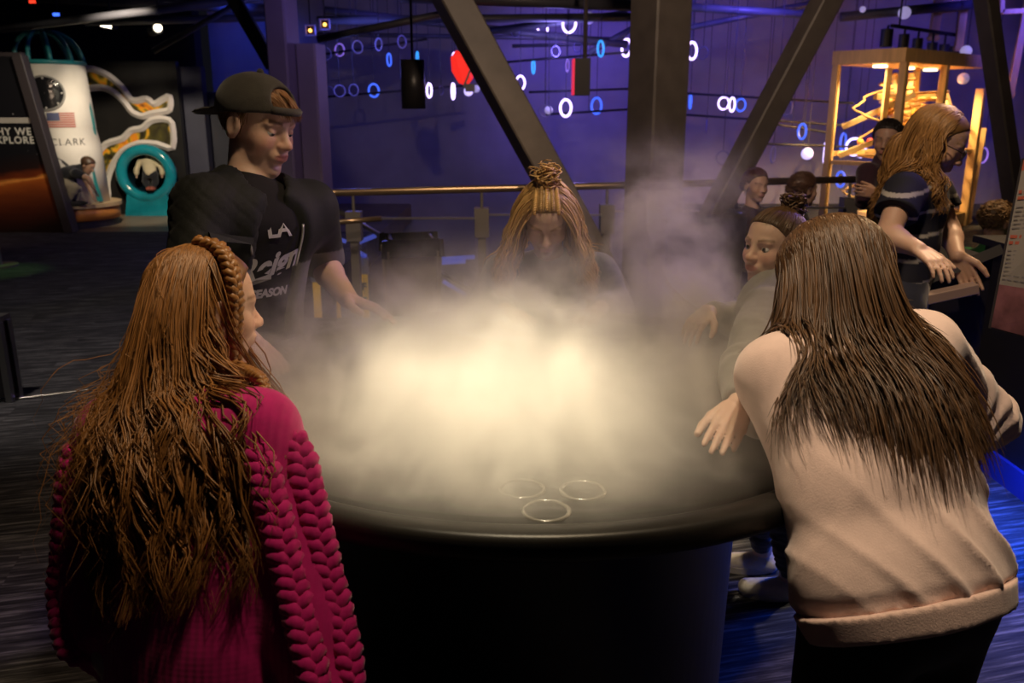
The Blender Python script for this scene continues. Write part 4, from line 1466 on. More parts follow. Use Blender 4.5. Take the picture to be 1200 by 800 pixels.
# ------------------------------------------------------------------ things cut by the left edge
q = G(2, 312)
ks = thing('kiosk_stand', q, 'dark rounded kiosk head on a grey post near the green lit carpet', 'kiosk')
za, zb = PY(4, 270, q[1])[2], PY(4, 229, q[1])[2]
part('kiosk_head', sphere((q[0] - .12, q[1], (za + zb) / 2), (.17, .1, (zb - za) / 2 * 1.05)), mat('kiosk_dark', (.03, .026, .022), .4), ks, True)
part('post', cyl((q[0] - .04, q[1], 0), (q[0] - .06, q[1], za + .05), .05, 14), mat('kiosk_post', (.2, .18, .15), .4), ks)
part('base', cyl((q[0] - .05, q[1], 0), (q[0] - .05, q[1], .02), .2, 24), mat('kiosk_post', (.2, .18, .15), .4), ks)
q = G(14, 472)
z1 = PY(14, 372, q[1])[2]
cs = thing('display_case', (q[0] - .4, q[1], 0), 'low dark display case with bright metal edges by the carpet strip', 'case')
part('case_body', box((q[0] - .8, q[1], .03), (q[0] - .01, q[1] + .1, z1 - .03)), CBM, cs)
part('case_top', box((q[0] - .82, q[1] - .01, z1 - .03), (q[0], q[1] + .11, z1)), mat('case_metal', (.25, .25, .25), .3, .8), cs)
for y in (q[1], q[1] + .08):
    part('corner_post', box((q[0] - .03, y - .005, 0), (q[0] + .005, y + .03, z1 - .03)), mat('case_metal', (.25, .25, .25), .3, .8), cs)


# ================================================================== people
def unit(v):
    v = np.asarray(v, float)
    return v / np.linalg.norm(v)


SKIN = mat('skin', (0.62, 0.40, 0.30), 0.5, attr='tint', sss=0.12, bump=0.06, bscale=260)
HAIRM = mat('hair', (0.2, 0.1, 0.05), 0.46, attr='tint', spec=0.55)
EYEM = mat('eye', (0.8, 0.78, 0.75), 0.15, attr='tint')


def axes(fwd, tilt=0.0):
    f = unit(fwd)
    r = unit(np.cross(f, (0, 0, 1)))
    u = np.cross(r, f)
    if tilt:
        r, u = r * math.cos(tilt) + u * math.sin(tilt), u * math.cos(tilt) - r * math.sin(tilt)
    return np.stack([r, f, u])


def set_tint(o, cols):
    a = o.data.color_attributes.new('tint', 'FLOAT_COLOR', 'POINT')
    c = np.ones((len(cols), 4), dtype=np.float32)
    c[:, :3] = cols
    a.data.foreach_set('color', c.ravel())


class Head:
    def __init__(s, c, fwd, H, tilt=0.0):
        s.c, s.H, s.M = np.asarray(c, float), H, axes(fwd, tilt)

    def w(s, q):
        return s.c + s.H * (np.asarray(q, float) @ s.M)

    def loc(s, p):
        return ((np.asarray(p) - s.c) @ s.M.T) / s.H

    def e(s, c, r, rot=0.0):
        M = s.M
        if rot:
            cs, sn = math.cos(rot), math.sin(rot)
            M = np.stack([M[0], cs * M[1] + sn * M[2], -sn * M[1] + cs * M[2]])
        return ell(s.w(c), np.asarray(r) * s.H, M)

    def c2(s, a, b, ra, rb, **k):
        return cap(s.w(a), s.w(b), ra * s.H, rb * s.H, **k)

    def prims(s, lids=0.35, detail=True, smile=0.0):
        H = s.H
        L = [(s.e((0, -.06, .15), (.335, .425, .345)), .02 * H, 1),
             (s.e((0, .10, -.08), (.265, .27, .36)), .08 * H, 1),
             (s.e((0, .13, -.33), (.19, .20, .15)), .10 * H, 1),
             (s.e((0, .285, -.425), (.085, .075, .07)), .08 * H, 1)]
        if not detail:
            L += [(s.c2((0, .36, .02), (0, .45, -.13), .03, .055), .05 * H, 1)]
            for sx in (-1, 1):
                L += [(s.e((sx * .345, -.03, -.03), (.035, .08, .13)), .02 * H, 1), (s.e((sx * .135, .39, .0), (.075, .05, .045)), .05 * H, -1)]
            return L
        for sx in (-1, 1):
            L.append((s.e((sx * .16, .225, -.12), (.11, .11, .12)), .07 * H, 1))
        L.append((s.e((0, .30, .085), (.22, .07, .06)), .06 * H, 1))
        for sx in (-1, 1):
            L.append((s.e((sx * .138, .40, .005), (.092, .075, .055)), .05 * H, -1))
        L += [(s.c2((0, .345, .04), (0, .425, -.10), .034, .045), .05 * H, 1),
              (s.e((0, .44, -.125), (.052, .052, .045)), .04 * H, 1)]
        for sx in (-1, 1):
            L.append((s.e((sx * .052, .40, -.135), (.036, .048, .034)), .025 * H, 1))
            L.append((s.e((sx * .028, .43, -.168), (.016, .024, .016)), .012 * H, -1))
        L += [(s.e((0, .335, -.25), (.13, .075, .085)), .05 * H, 1),
              (s.e((0, .388, -.232), (.092, .030, .020)), .018 * H, 1),
              (s.e((0, .380, -.280), (.080, .031, .024)), .018 * H, 1),
              (s.c2((-.11, .385, -.252 + smile), (0, .43, -.258), .009, .010), .012 * H, -1),
              (s.c2((0, .43, -.258), (.11, .385, -.252 + smile), .010, .009), .012 * H, -1),
              (s.e((0, .37, -.345), (.08, .03, .022)), .04 * H, -1)]
        for sx in (-1, 1):      # upper and lower lids round the eyeball
            c, r = s.w((sx * .138, .283, .0)), .069 * H
            for sg, opn, lean in ((1, lids, .45), (-1, .55, .0)):
                nu = unit(s.M[2] * sg + s.M[1] * lean * sg)
                b = ell(c, (r, r, r))

                def f(x, y, z, b=b, c=c, nu=nu, o=opn * r):
                    return np.maximum(b(x, y, z), o - ((x - c[0]) * nu[0] + (y - c[1]) * nu[1] + (z - c[2]) * nu[2]))
                f.lo, f.hi = b.lo, b.hi
                L.append((f, .012 * H, 1))
            # ears
            L.append((s.e((sx * .338, -.04, -.02), (.042, .095, .15), -.2), .02 * H, 1))
            L.append((s.e((sx * .385, -.025, -.01), (.03, .05, .09), -.2), .02 * H, -1))
            L.append((s.e((sx * .345, .02, -.02), (.02, .03, .035)), .015 * H, 1))
        return L

    def collider(s, g=0.0):
        return [s.e((0, -.06, .15), np.array((.335, .425, .345)) + g), s.e((0, .10, -.10), np.array((.265, .28, .37)) + g), s.e((0, .25, -.15), np.array((.2, .2, .3)) + g * .5)]

    def tint(s, V, base, lip=(.48, .17, .14), brow=None, blush=.35):
        q = s.loc(V)
        col = np.tile(np.asarray(base, float), (len(V), 1))
        near = (np.abs(q) < .7).all(1)
        x, y, z = q[:, 0], q[:, 1], q[:, 2]
        lipm = np.clip(1.25 - ((x / .105) ** 2 + ((z + .256) / .042) ** 2), 0, 1) * (y > .28) * near
        ch = np.exp(-(((np.abs(x) - .19) / .1) ** 2 + ((z + .12) / .09) ** 2)) * (y > .1) * near * blush
        ns = np.exp(-((x / .06) ** 2 + ((z + .12) / .06) ** 2)) * (y > .36) * near * blush * .8
        red = np.asarray(base) * np.array([1.02, .66, .58])
        k = np.clip(ch + ns, 0, 1)[:, None]
        col = col * (1 - k) + red * k
        col = col * (1 - np.clip(lipm * 2, 0, 1)[:, None] * .85) + np.asarray(lip) * (np.clip(lipm * 2, 0, 1)[:, None] * .85)
        if brow is not None:
            ax = np.abs(x)
            zb = .092 + .03 * np.sin(np.clip((ax - .05) / .2, 0, 1) * math.pi * .8)
            b = np.clip(1.4 - np.abs(z - zb) / .018, 0, 1) * (ax > .055) * (ax < .24) * (y > .12) * near
            col = col * (1 - b[:, None] * .8) + np.asarray(brow) * (b[:, None] * .8)
        return col

    def eyes(s, parent, iris=(.12, .16, .2), look=(0, 1, -.3)):
        for sx in (-1, 1):
            V, F = sphere((0, 0, 0), 1.0, 20, 14)
            d = unit(np.asarray(look, float) @ s.M)
            a = V @ d
            cols = np.tile((.72, .69, .66), (len(V), 1)).astype(float)
            cols[a > .86] = iris
            cols[a > .95] = (.01, .01, .01)
            o = part('eye', (V * .062 * s.H + s.w((sx * .138, .283, .0)), F), EYEM, parent, True)
            set_tint(o, cols)


def hand_prims(wrist, d, back, side, L, curl=.35, spread=.12, thumb=.6):
    """side: +1 right hand, -1 left hand; d: towards the fingers; back: out of the back of the hand"""
    wrist, d = np.asarray(wrist, float), unit(d)
    back = unit(np.asarray(back, float) - d * (np.asarray(back) @ d))
    t = np.cross(back, d) * side           # towards the thumb
    out = []
    r0 = .050 * L
    kn = []
    for i, (f, o) in enumerate(((.46, .155), (.48, .05), (.46, -.055), (.42, -.15))):
        k = wrist + d * f * L + t * o * L
        kn.append(k)
        out.append((cap(wrist + d * .03 * L + t * o * .6 * L, k, .085 * L, .062 * L), .03 * L, 1))
    for i, (ln, o) in enumerate(((.40, .155), (.45, .05), (.42, -.055), (.33, -.15))):
        p = kn[i]
        ang = curl * (.5 + .1 * i)
        dirv = unit(d + t * o * spread * 4)
        for j, (fr, rr) in enumerate(((.45, 1.0), (.30, .9), (.25, .8))):
            q = p + (dirv * math.cos(ang) - back * math.sin(ang)) * ln * L * fr
            out.append((cap(p, q, r0 * rr * 1.02, r0 * rr * .9), .012 * L, 1))
            p = q
            ang += curl * (.75 if j == 0 else .5)
    b = wrist + d * .10 * L + t * .13 * L
    for (fd, ft, fb, ln, r1, r2) in ((.62, .62 * thumb * 1.4, .2, .24, .085, .07), (.85, .38 * thumb * 1.4, .2, .19, .066, .058), (.95, .22 * thumb, .15, .15, .056, .046)):
        q = b + unit(d * fd + t * ft - back * fb) * ln * L
        out.append((cap(b, q, r1 * L, r2 * L), .025 * L, 1))
        b = q
    return out


class Figure:
    """joints in world space; builds body, clothes and hair for one person"""

    def __init__(s, J, head, sc=1.0, g=1.0):
        s.J = {k: np.asarray(v, float) for k, v in J.items()}
        s.head, s.sc, s.g = head, sc, g
        s.rt = unit(s.J['shR'] - s.J['shL'])
        s.rp = unit(s.J.get('rp', s.rt))
        s.mid = (s.J['shR'] + s.J['shL']) / 2

    def torso(s, inf=0.0, k=.03, to='pv', drop=0.0):
        J, c, g = s.J, s.sc, s.g
        sp = unit(J['ws'] - s.mid)
        L = [(cap(s.mid + sp * .06 * c, J['ws'], .088 * c * g + inf, .078 * c * g + inf, u=s.rt, w=1.42), k, 1),
             (cap(J['shL'] * .9 + s.mid * .1 + sp * .015, J['shR'] * .9 + s.mid * .1 + sp * .015, .052 * c + inf, .052 * c + inf), k * 1.4, 1),
             (cap(J['nb'], s.mid + sp * .05, .05 * c + inf, .07 * c + inf, u=s.rt, w=1.3), k * 1.4, 1)]
        if to == 'pv':
            e = J['pv'] + unit(J['pv'] - J['ws']) * drop
            L.append((cap(J['ws'], e, .078 * c * g + inf, .092 * c * g + inf, u=s.rp, w=1.42, cut=(.0 if drop else None)), k, 1))
        return L

    def neck(s):
        J, c = s.J, s.sc
        return [(cap(s.head.w((0, -.10, -.22)), J['nb'], .047 * c, .052 * c), .03 * c, 1)]

    def arm(s, sd, inf=0.0, f0=0.0, f1=2.0, k=.02, cuff=0.0, flare=0.0):
        """f: 0 shoulder, 1 elbow, 2 wrist"""
        J, c = s.J, s.sc
        a, b, w_ = J['sh' + sd], J['el' + sd], J['wr' + sd]
        L = []
        ru, rm, rw = .047 * c, .038 * c, .0255 * c
        if f1 <= 1:
            e = a + (b - a) * f1
            L.append((cap(a, e, ru + inf, ru + (rm - ru) * f1 + inf + flare, cut=cuff), k, 1))
        else:
            L.append((cap(a, b, ru + inf, rm + inf), k, 1))
            t = f1 - 1
            e = b + (w_ - b) * t
            m = b + (w_ - b) * min(t, .3)
            L.append((cap(b, m, rm + inf, (rm * .98) + inf), k, 1))
            L.append((cap(m, e, rm * .98 + inf, rm + (rw - rm) * t + inf + flare, cut=(cuff if f1 < 2 or cuff else None)), k, 1))
        return L

    def legs(s, inf=0.0, f1=2.0, k=.02):
        J, c = s.J, s.sc
        L = [(cap(J['ws'] * .3 + J['pv'] * .7, J['pv'] + np.array([0, 0, -.02 * c]), .088 * c * s.g + inf, .096 * c * s.g + inf, u=s.rp, w=1.42), k, 1)]
        for sd in 'LR':
            hp = J['pv'] + s.rp * (.085 * c if sd == 'R' else -.085 * c) + np.array([0, 0, -.02])
            kn, an = J['kn' + sd], J['an' + sd]
            L.append((cap(hp, kn, .084 * c + inf, .056 * c + inf), k * 1.5, 1))
            if f1 > 1:
                e = kn + (an - kn) * (f1 - 1)
                m = kn + (an - kn) * .3
                L.append((cap(kn, m, .054 * c + inf, .056 * c + inf), k, 1))
                L.append((cap(m, e, .056 * c + inf, .036 * c + inf, cut=.0), k, 1))
        return L

    def feet(s, inf=0.0):
        J, c = s.J, s.sc
        L = []
        for sd in 'LR':
            an = J['an' + sd]
            fd = unit(np.append(J['ft'][:2], 0))
            heel = np.array([an[0], an[1], .036 * c]) - fd * .03 * c
            toe = np.array([an[0], an[1], .030 * c]) + fd * .16 * c
            L += [(cap(heel, toe, .034 * c + inf, .026 * c + inf, u=np.cross(fd, (0, 0, 1)), w=1.25), .02, 1), (cap(an, heel + fd * .03 * c, .034 * c + inf, .034 * c + inf), .03, 1)]
        return L

    def build(s, label, skin, h=.013, head_h=.0048, hands=(), hand_h=.0036, lids=.35, brow=(.12, .06, .03), detail=True, arms=True, legs=True, blush=.35, smile=0, group=None):
        L = s.torso() + s.neck()
        if arms:
            for sd in 'LR':
                L += s.arm(sd, k=.02)
        if legs:
            L += s.legs() + s.feet()
        hd = s.head
        fine = [(hd.c - .62 * hd.H, hd.c + .62 * hd.H, head_h)]
        L += hd.prims(lids, detail, smile)
        for (sd, d, back, ln, curl, sprd, th) in hands:
            w_ = s.J['wr' + sd]
            L += hand_prims(w_, d, back, 1 if sd == 'R' else -1, ln, curl, sprd, th)
            fine.append((np.minimum(w_, w_ + unit(d) * ln) - .035, np.maximum(w_, w_ + unit(d) * ln) + .035, hand_h))
        V, F = Field(L, h, fine).mesh()
        base = np.array([s.J['pv'][0], s.J['pv'][1], 0.0])
        o = part('person', (V, F), SKIN, None, True, base=base)
        cols = hd.tint(V, skin, brow=brow, blush=blush)
        set_tint(o, cols)
        s.o = tag(o, label, 'person', group)
        s.skin = skin
        return o

    def wear(s, name, prims, m, h=.008, fold=.004, ffreq=38, seed=1, aniso=(1, 1, .45), fine=(), tint=None, relax_it=1, extra=None, label=None, parent=None):
        V, F = Field(prims, h, fine).mesh()
        if relax_it:
            V = relax(V, F, relax_it)
        if fold:
            N = vnormals(V, F)
            w_ = wob(V, ffreq, seed, 3, aniso)
            ridge = 1 - np.abs(wob(V, ffreq * .6, seed + 7, 2, aniso)) * 2
            V = V + N * (fold * (w_ * .6 + np.clip(ridge, -.6, 1) * .8))[:, None]
        if extra is not None:
            V = extra(V, vnormals(V, F))
        o = part(name, (V, F), m, parent or s.o, True)
        if label:
            o['label'] = label
        if tint is not None:
            set_tint(o, tint(V))
        return o


def strands_obj(name, paths, rad, col, parent, m=None, jitter=.25, taper=True, sides=3):
    """paths (N, n, 3): tapered tubes as one mesh"""
    N, n, _ = paths.shape
    tg = np.gradient(paths, axis=1)
    tg /= np.linalg.norm(tg, axis=2, keepdims=True) + 1e-9
    ref = RNG.normal(size=(N, 1, 3))
    x = np.cross(tg, ref)
    x /= np.linalg.norm(x, axis=2, keepdims=True) + 1e-9
    y = np.cross(tg, x)
    t = np.linspace(0, 1, n)
    r = rad * (np.clip((1 - t) * 4, .15, 1) if taper else np.ones(n)) * np.clip(t * 8 + .5, 0, 1)
    r = r[None, :, None] * RNG.uniform(.7, 1.25, (N, 1, 1))
    V = []
    for k in range(sides):
        a = 2 * math.pi * k / sides
        V.append(paths + (x * math.cos(a) + y * math.sin(a)) * r)
    V = np.stack(V, 2).reshape(-1, 3)
    i = np.arange(N)[:, None, None] * n * sides
    j = np.arange(n - 1)[None, :, None] * sides
    k = np.arange(sides)[None, None, :]
    l = (k + 1) % sides
    F = np.stack([i + j + k, i + j + l, i + j + sides + l, i + j + sides + k], -1).reshape(-1, 4)
    o = part(name, (V, F), m or HAIRM, parent, True)
    c = np.asarray(col, float)
    if c.ndim == 1:
        c = np.tile(c, (N, 1))
    c = c * RNG.uniform(1 - jitter, 1 + jitter, (N, 1))
    set_tint(o, np.repeat(c, n * sides, 0))
    return o


HAIRLINE = ((-.5, -.12, 0.0, .06, .14, .26, .36), (-.30, -.26, -.06, .02, .16, .30, .34))


def scalp(hd, N, lift=.012, zcut=None, cond=None):
    out = np.zeros((0, 3))
    while len(out) < N:
        q = RNG.normal(size=(N * 2, 3))
        q /= np.linalg.norm(q, axis=1)[:, None]
        p = q * np.array((.335 + lift, .425 + lift, .345 + lift)) + np.array((0, -.06, .15))
        ok = p[:, 2] > np.interp(p[:, 1], *HAIRLINE)
        if cond is not None:
            ok &= cond(p)
        out = np.concatenate([out, p[ok]])
    return out[:N]


def grow(hd, roots, comb, length, n, colliders, grav=.35, thick=(.003, .03), clump=.6, nclump=160, wave=0.0, wlen=.09, extra=None, frizz=.003, stiff0=.05, lenvar=.15, lat=None):
    """roots in head space; comb(q) gives the starting direction in head space"""
    N = len(roots)
    p = hd.w(roots)
    v = comb(roots)
    v = v / (np.linalg.norm(v, axis=1)[:, None] + 1e-9)
    nrm = (roots - np.array((0, -.06, .15))) / np.array((.335, .425, .345)) ** 2
    nrm /= np.linalg.norm(nrm, axis=1)[:, None]
    v = v - nrm * (v * nrm).sum(1)[:, None] * .92
    v = v @ hd.M
    v /= np.linalg.norm(v, axis=1)[:, None] + 1e-9
    ln = length * RNG.uniform(1 - lenvar, 1.0, N)
    if callable(length):
        ln = length(roots)
    ds = (ln / (n - 1))[:, None]
    off = RNG.uniform(0, 1, N) ** 1.3 * (thick[1] - thick[0]) + thick[0]
    path = [p.copy()]
    if lat is not None:
        lat0 = (p - hd.c) @ lat[0]
    for i in range(1, n):
        a = stiff0 + (grav - stiff0) * min(1, i / (n * .45))
        f = np.array([0, 0, -1.0])[None, :] * np.ones((N, 1))
        if extra is not None:
            f = f + extra(p, i / n)
        v = v * (1 - a) + f * a
        v /= np.linalg.norm(v, axis=1)[:, None] + 1e-9
        q = p + v * ds
        if lat is not None:      # hold the sideways place while hanging
            want = lat0 * (1 + (lat[1] - 1) * min(1, max(0, (i / n - .12) / .55))) + lat[2] * min(1, max(0, (i / n - .36) / .35))
            q += lat[0][None, :] * ((want - (q - hd.c) @ lat[0]) * lat[3])[:, None]
        lim = off * min(1, max(.12, (i / n - .15) / .45)) + .0015
        for _ in range(3):
            d = field_eval(colliders, q)
            bad = d < lim
            if not bad.any():
                break
            g = field_grad(colliders, q[bad])
            q[bad] += g * (lim[bad] - d[bad])[:, None]
        v = q - p
        v /= np.linalg.norm(v, axis=1)[:, None] + 1e-9
        p = q
        path.append(p.copy())
    path = np.stack(path, 1)
    for _ in range(5):
        path[:, 1:-1] = path[:, 1:-1] * .5 + (path[:, :-2] + path[:, 2:]) * .25
    t = np.linspace(0, 1, n)
    if clump and nclump:
        gi = RNG.choice(N, min(nclump, N), replace=False)
        dist = ((path[:, n // 3][:, None, :] - path[gi][:, n // 3][None]) ** 2).sum(2)
        near = gi[dist.argmin(1)]
        k = clump * np.clip(t * 1.3, 0, 1) ** 1.1
        path = path * (1 - k[None, :, None]) + path[near] * k[None, :, None]
        if wave:
            ph = RNG.uniform(0, 6.28, N)[near][:, None]
            wl = (wlen * RNG.uniform(.75, 1.3, N))[near][:, None]
            am = (wave * RNG.uniform(.5, 1.3, N))[near][:, None]
            arc = t[None, :] * ln[:, None]
            e1 = unit(np.cross(hd.M[1], (0, 0, 1)))
            e2 = unit(np.cross(e1, (0, 0, 1)))
            rp = np.clip((t - .25) / .5, 0, 1)[None, :]
            path = path + (am * rp * np.sin(arc / wl * 6.28 + ph))[:, :, None] * e1 + (am * rp * np.cos(arc / wl * 6.28 + ph * 1.7))[:, :, None] * e2
    fz = RNG.normal(size=(N, 1, 3)) * frizz
    path = path + fz * t[None, :, None]
    # once more outside the body
    q = path.reshape(-1, 3)
    d = field_eval(colliders, q)
    bad = d < .002
    if bad.any():
        q[bad] += field_grad(colliders, q[bad]) * (.003 - d[bad])[:, None]
    return q.reshape(path.shape)


def braid(path, rad, per, col, name, parent, amp=1.0):
    path = np.asarray(path, float)
    # resample
    seg = np.linalg.norm(np.diff(path, axis=0), axis=1)
    s = np.concatenate([[0], np.cumsum(seg)])
    m = max(24, int(s[-1] / per * 10))
    u = np.linspace(0, s[-1], m)
    pts = np.stack([np.interp(u, s, path[:, k]) for k in range(3)], 1)
    for _ in range(4):
        pts[1:-1] = (pts[:-2] + 2 * pts[1:-1] + pts[2:]) / 4
    tg = np.gradient(pts, axis=0)
    x, y, _ = frame3(tg[0])
    X, Y = [], []
    for i in range(m):
        d = unit(tg[i])
        x = unit(x - d * (x @ d))
        X.append(x)
        Y.append(np.cross(d, x))
    X, Y = np.array(X), np.array(Y)
    tp = np.interp(u / s[-1], [0, .1, .8, 1], [.7, 1, .85, .4])[:, None]
    ps = []
    for k in range(3):
        w_ = u / per * 2 * math.pi + k * 2 * math.pi / 3
        ps.append(pts + X * (np.cos(w_)[:, None] * rad * .62 * amp) * tp + Y * (np.sin(2 * w_)[:, None] * rad * .36 * amp) * tp)
    return ps, (rad * .56) * tp[:, 0]


def braid_obj(name, path, rad, per, col, parent, m=None, sides=7, jit=.1, amp=1.0):
    ps, rr = braid(path, rad, per, col, name, parent, amp)
    o = part(name, join(*[tube(p, rr, sides) for p in ps]), m or HAIRM, parent, True)
    if m is None:
        n = len(ps[0]) * sides
        c = np.concatenate([np.tile(np.asarray(col) * RNG.uniform(1 - jit, 1 + jit), (n, 1)) for _ in ps])
        if len(c) == len(o.data.vertices):
            set_tint(o, c)
    return o


def shell(hd, lift=.02, back=-.30, front=.31, side=.05):
    """close skull cap of hair under the strands"""
    b = hd.e((0, -.06, .15), np.array((.335, .425, .345)) + lift)

    def f(x, y, z):
        d = b(x, y, z)
        q = [(x - hd.c[0]) * hd.M[i][0] + (y - hd.c[1]) * hd.M[i][1] + (z - hd.c[2]) * hd.M[i][2] for i in range(3)]
        yl, zl = q[1] / hd.H, q[2] / hd.H
        return np.maximum(d, (np.interp(yl, *HAIRLINE) + .02 - zl) * hd.H * .6)
    f.lo, f.hi = b.lo, b.hi
    return f


def cotton(name, color, rough=.85, sheen=.25, bump=.25, bscale=350, noise=.08, attr=None):
    return mat(name, color, rough, noise=noise, nscale=60, bump=bump, bscale=bscale, sheen=sheen, attr=attr, spec=.25)


def down(p, L):
    return np.asarray(p, float) + np.array([0, 0, -L])


# ------------------------------------------------------------------ girl in the magenta sweater
def standing_legs(pv, rp, dx=.1, y=0.0, fwd=(0, 1, 0), spread=.085):
    pv = np.asarray(pv, float)
    kz = pv[2] * .53
    f = unit(np.append(np.asarray(fwd, float)[:2], 0))
    r = unit(np.append(np.asarray(rp, float)[:2], 0))
    J = {}
    for sd, g in (('L', -1), ('R', 1)):
        J['kn' + sd] = np.array([pv[0], pv[1], kz]) + r * g * spread + f * .02
        J['an' + sd] = np.array([pv[0], pv[1], .075]) + r * g * spread * 1.05 - f * .02
    J['ft'] = f
    return J


def on_surface(pts, prims, direction, lift=.002):
    """slide points along direction until they lie on the field's surface"""
    p = np.asarray(pts, float).copy()
    direction = unit(direction)
    for _ in range(60):
        d = field_eval(prims, p)
        p += direction * np.clip(d - lift, -.02, .02)[:, None] * .8
    return p


KNIT = mat('magenta_knit', (0.50, 0.005, 0.17), 0.8, noise=.12, nscale=50, sheen=.25, spec=.2)


def knit_bump(m, sx=1.0):
    nt = m.node_tree
    N, L = nt.nodes, nt.links
    tc = N.new('ShaderNodeTexCoord')
    w1 = N.new('ShaderNodeTexWave')
    w1.bands_direction = 'X'
    w1.inputs['Scale'].default_value = 30
    w1.inputs['Distortion'].default_value = .6
    w2 = N.new('ShaderNodeTexWave')
    w2.bands_direction = 'Z'
    w2.inputs['Scale'].default_value = 45
    w2.inputs['Distortion'].default_value = 1.0
    for w_ in (w1, w2):
        L.new(tc.outputs['Object'], w_.inputs['Vector'])
    ad = N.new('ShaderNodeMath')
    ad.operation = 'MULTIPLY_ADD'
    L.new(w2.outputs['Fac'], ad.inputs[0])
    ad.inputs[1].default_value = .12
    L.new(w1.outputs['Fac'], ad.inputs[2])
    bp = N.new('ShaderNodeBump')
    bp.inputs['Strength'].default_value = .3
    bp.inputs['Distance'].default_value = .0018
    L.new(ad.outputs[0], bp.inputs['Height'])
    L.new(bp.outputs[0], N['Principled BSDF'].inputs['Normal'])


knit_bump(KNIT)
J = dict(nb=P(226, 452, 1.32), shR=P(304, 503, 1.215), shL=P(133, 506, 1.34), elR=P(352, 690, 1.16), wrR=P(388, 840, 1.10), elL=P(112, 680, 1.30), wrL=P(128, 772, 1.20), ws=P(236, 645, 1.22), pv=P(240, 820, 1.19))
J.update(standing_legs(J['pv'], (.87, -.5, 0), fwd=(.5, .87, 0)))
hd = Head(P(243, 361, 1.36), (.78, .62, -.14), .192, tilt=.05)
fg = Figure(J, hd, .86, 1.0)
red = fg.build('girl in magenta cable-knit sweater with long copper hair and a braid, back to us', (.66, .42, .32), hands=(('R', (.15, .1, -1), (.8, -.5, .1), .15, .4, .1, .6), ('L', (.1, .15, -1), (-.9, -.2, 0), .15, .4, .1, .6)), brow=(.2, .09, .04))
SWP = fg.torso(.016, .04, drop=.06) + [(cap(J['ws'], J['pv'] + [0, 0, -.10], .102, .118, u=fg.rp, w=1.42, cut=.0), .04, 1)] + fg.arm('R', .014, 0, 1.96, .03, flare=.006) + fg.arm('L', .014, 0, 1.9, .03, flare=.008)
sw = fg.wear('sweater', SWP, KNIT, .008, .0035, 30, 5)
for sd, offs in (('R', ((.9, -.43, .0), (.2, -.98, 0))), ('L', ((-.6, -.8, 0),))):
    a, b, w_ = J['sh' + sd], J['el' + sd], J['wr' + sd]
    for od in offs:
        od = unit(od)
        path = []
        for t in np.linspace(0.0, 1.9, 26):
            c = a + (b - a) * t if t <= 1 else b + (w_ - b) * (t - 1)
            r = np.interp(t, [0, 1, 2], [.047, .038, .028]) * .80 + .009
            path.append(c)
        path = on_surface(np.array(path) + od * .10, [p[0] for p in SWP], -od, .001)
        braid_obj('cable_stitch', path, .022, .052, None, sw, KNIT, 8, amp=1.1)
fg.wear('trousers', fg.legs(.008, 1.98), cotton('dark_denim', (.03, .035, .06)), .012, .003, 30, 8)
fg.wear('shoe', [p for p in fg.feet(.006)], cotton('grey_canvas', (.2, .2, .2)), .01, 0)
body_c = [p[0] for p in fg.torso(.016) + fg.arm('R', .014) + fg.arm('L', .014) + fg.neck()]
copper = np.array((.27, .115, .028))
sh_ = fg.wear('hair_cap', [(shell(hd, .03), 0, 1)], HAIRM, .006, .0)
set_tint(sh_, np.tile(copper * .6, (len(sh_.data.vertices), 1)))
roots = scalp(hd, 5300, .03, cond=lambda p: ((p[:, 0] < .04) | (p[:, 1] < -.06)) & (p[:, 1] < .14))


def comb_back(q):
    d = np.stack([q[:, 0] * 1.6, -.45 - 3.0 * np.clip(q[:, 1], 0, .4), -.9 * np.ones(len(q))], 1)
    return d


bk = -hd.M[1] * np.array([1, 1, 0])
rx_ = np.array([1.0, 0, 0])


def behind(p, t):
    return np.tile(np.array([-.05, -1, 0]) * (.55 if t < .45 else .05), (len(p), 1))


P1 = grow(hd, roots, comb_back, .51, 18, hd.collider(.02) + body_c, .8, (.004, .034), .62, 300, .012, .14, extra=behind, frizz=.004, stiff0=.12, lat=(rx_, 2.2, .085, .5))
strands_obj('long_hair', P1, .0014, copper, red, jitter=.4)
P2 = grow(hd, scalp(hd, 140, .03, cond=lambda p: (p[:, 0] < .0) & (p[:, 1] < .0)), comb_back, .45, 16, hd.collider(.02) + body_c, .6, (.02, .06), .2, 30, .014, .07, extra=behind, frizz=.025, stiff0=.1, lat=(rx_, 2.2, .045, .4))
strands_obj('hair_wisp', P2, .0006, copper * 1.3, red)['kind'] = 'stuff'
br = [hd.w((.02, -.12, .56)), hd.w((.15, .0, .53)), hd.w((.28, .05, .43)), hd.w((.37, .07, .27)), hd.w((.40, .08, .10)), hd.w((.40, .08, -.1)), hd.w((.37, .10, -.3)), hd.w((.35, .11, -.42))] + [P(307, 444, 1.235), P(315, 472, 1.205)]
braid_obj('braid', br, .0135, .036, copper * 1.1, red)

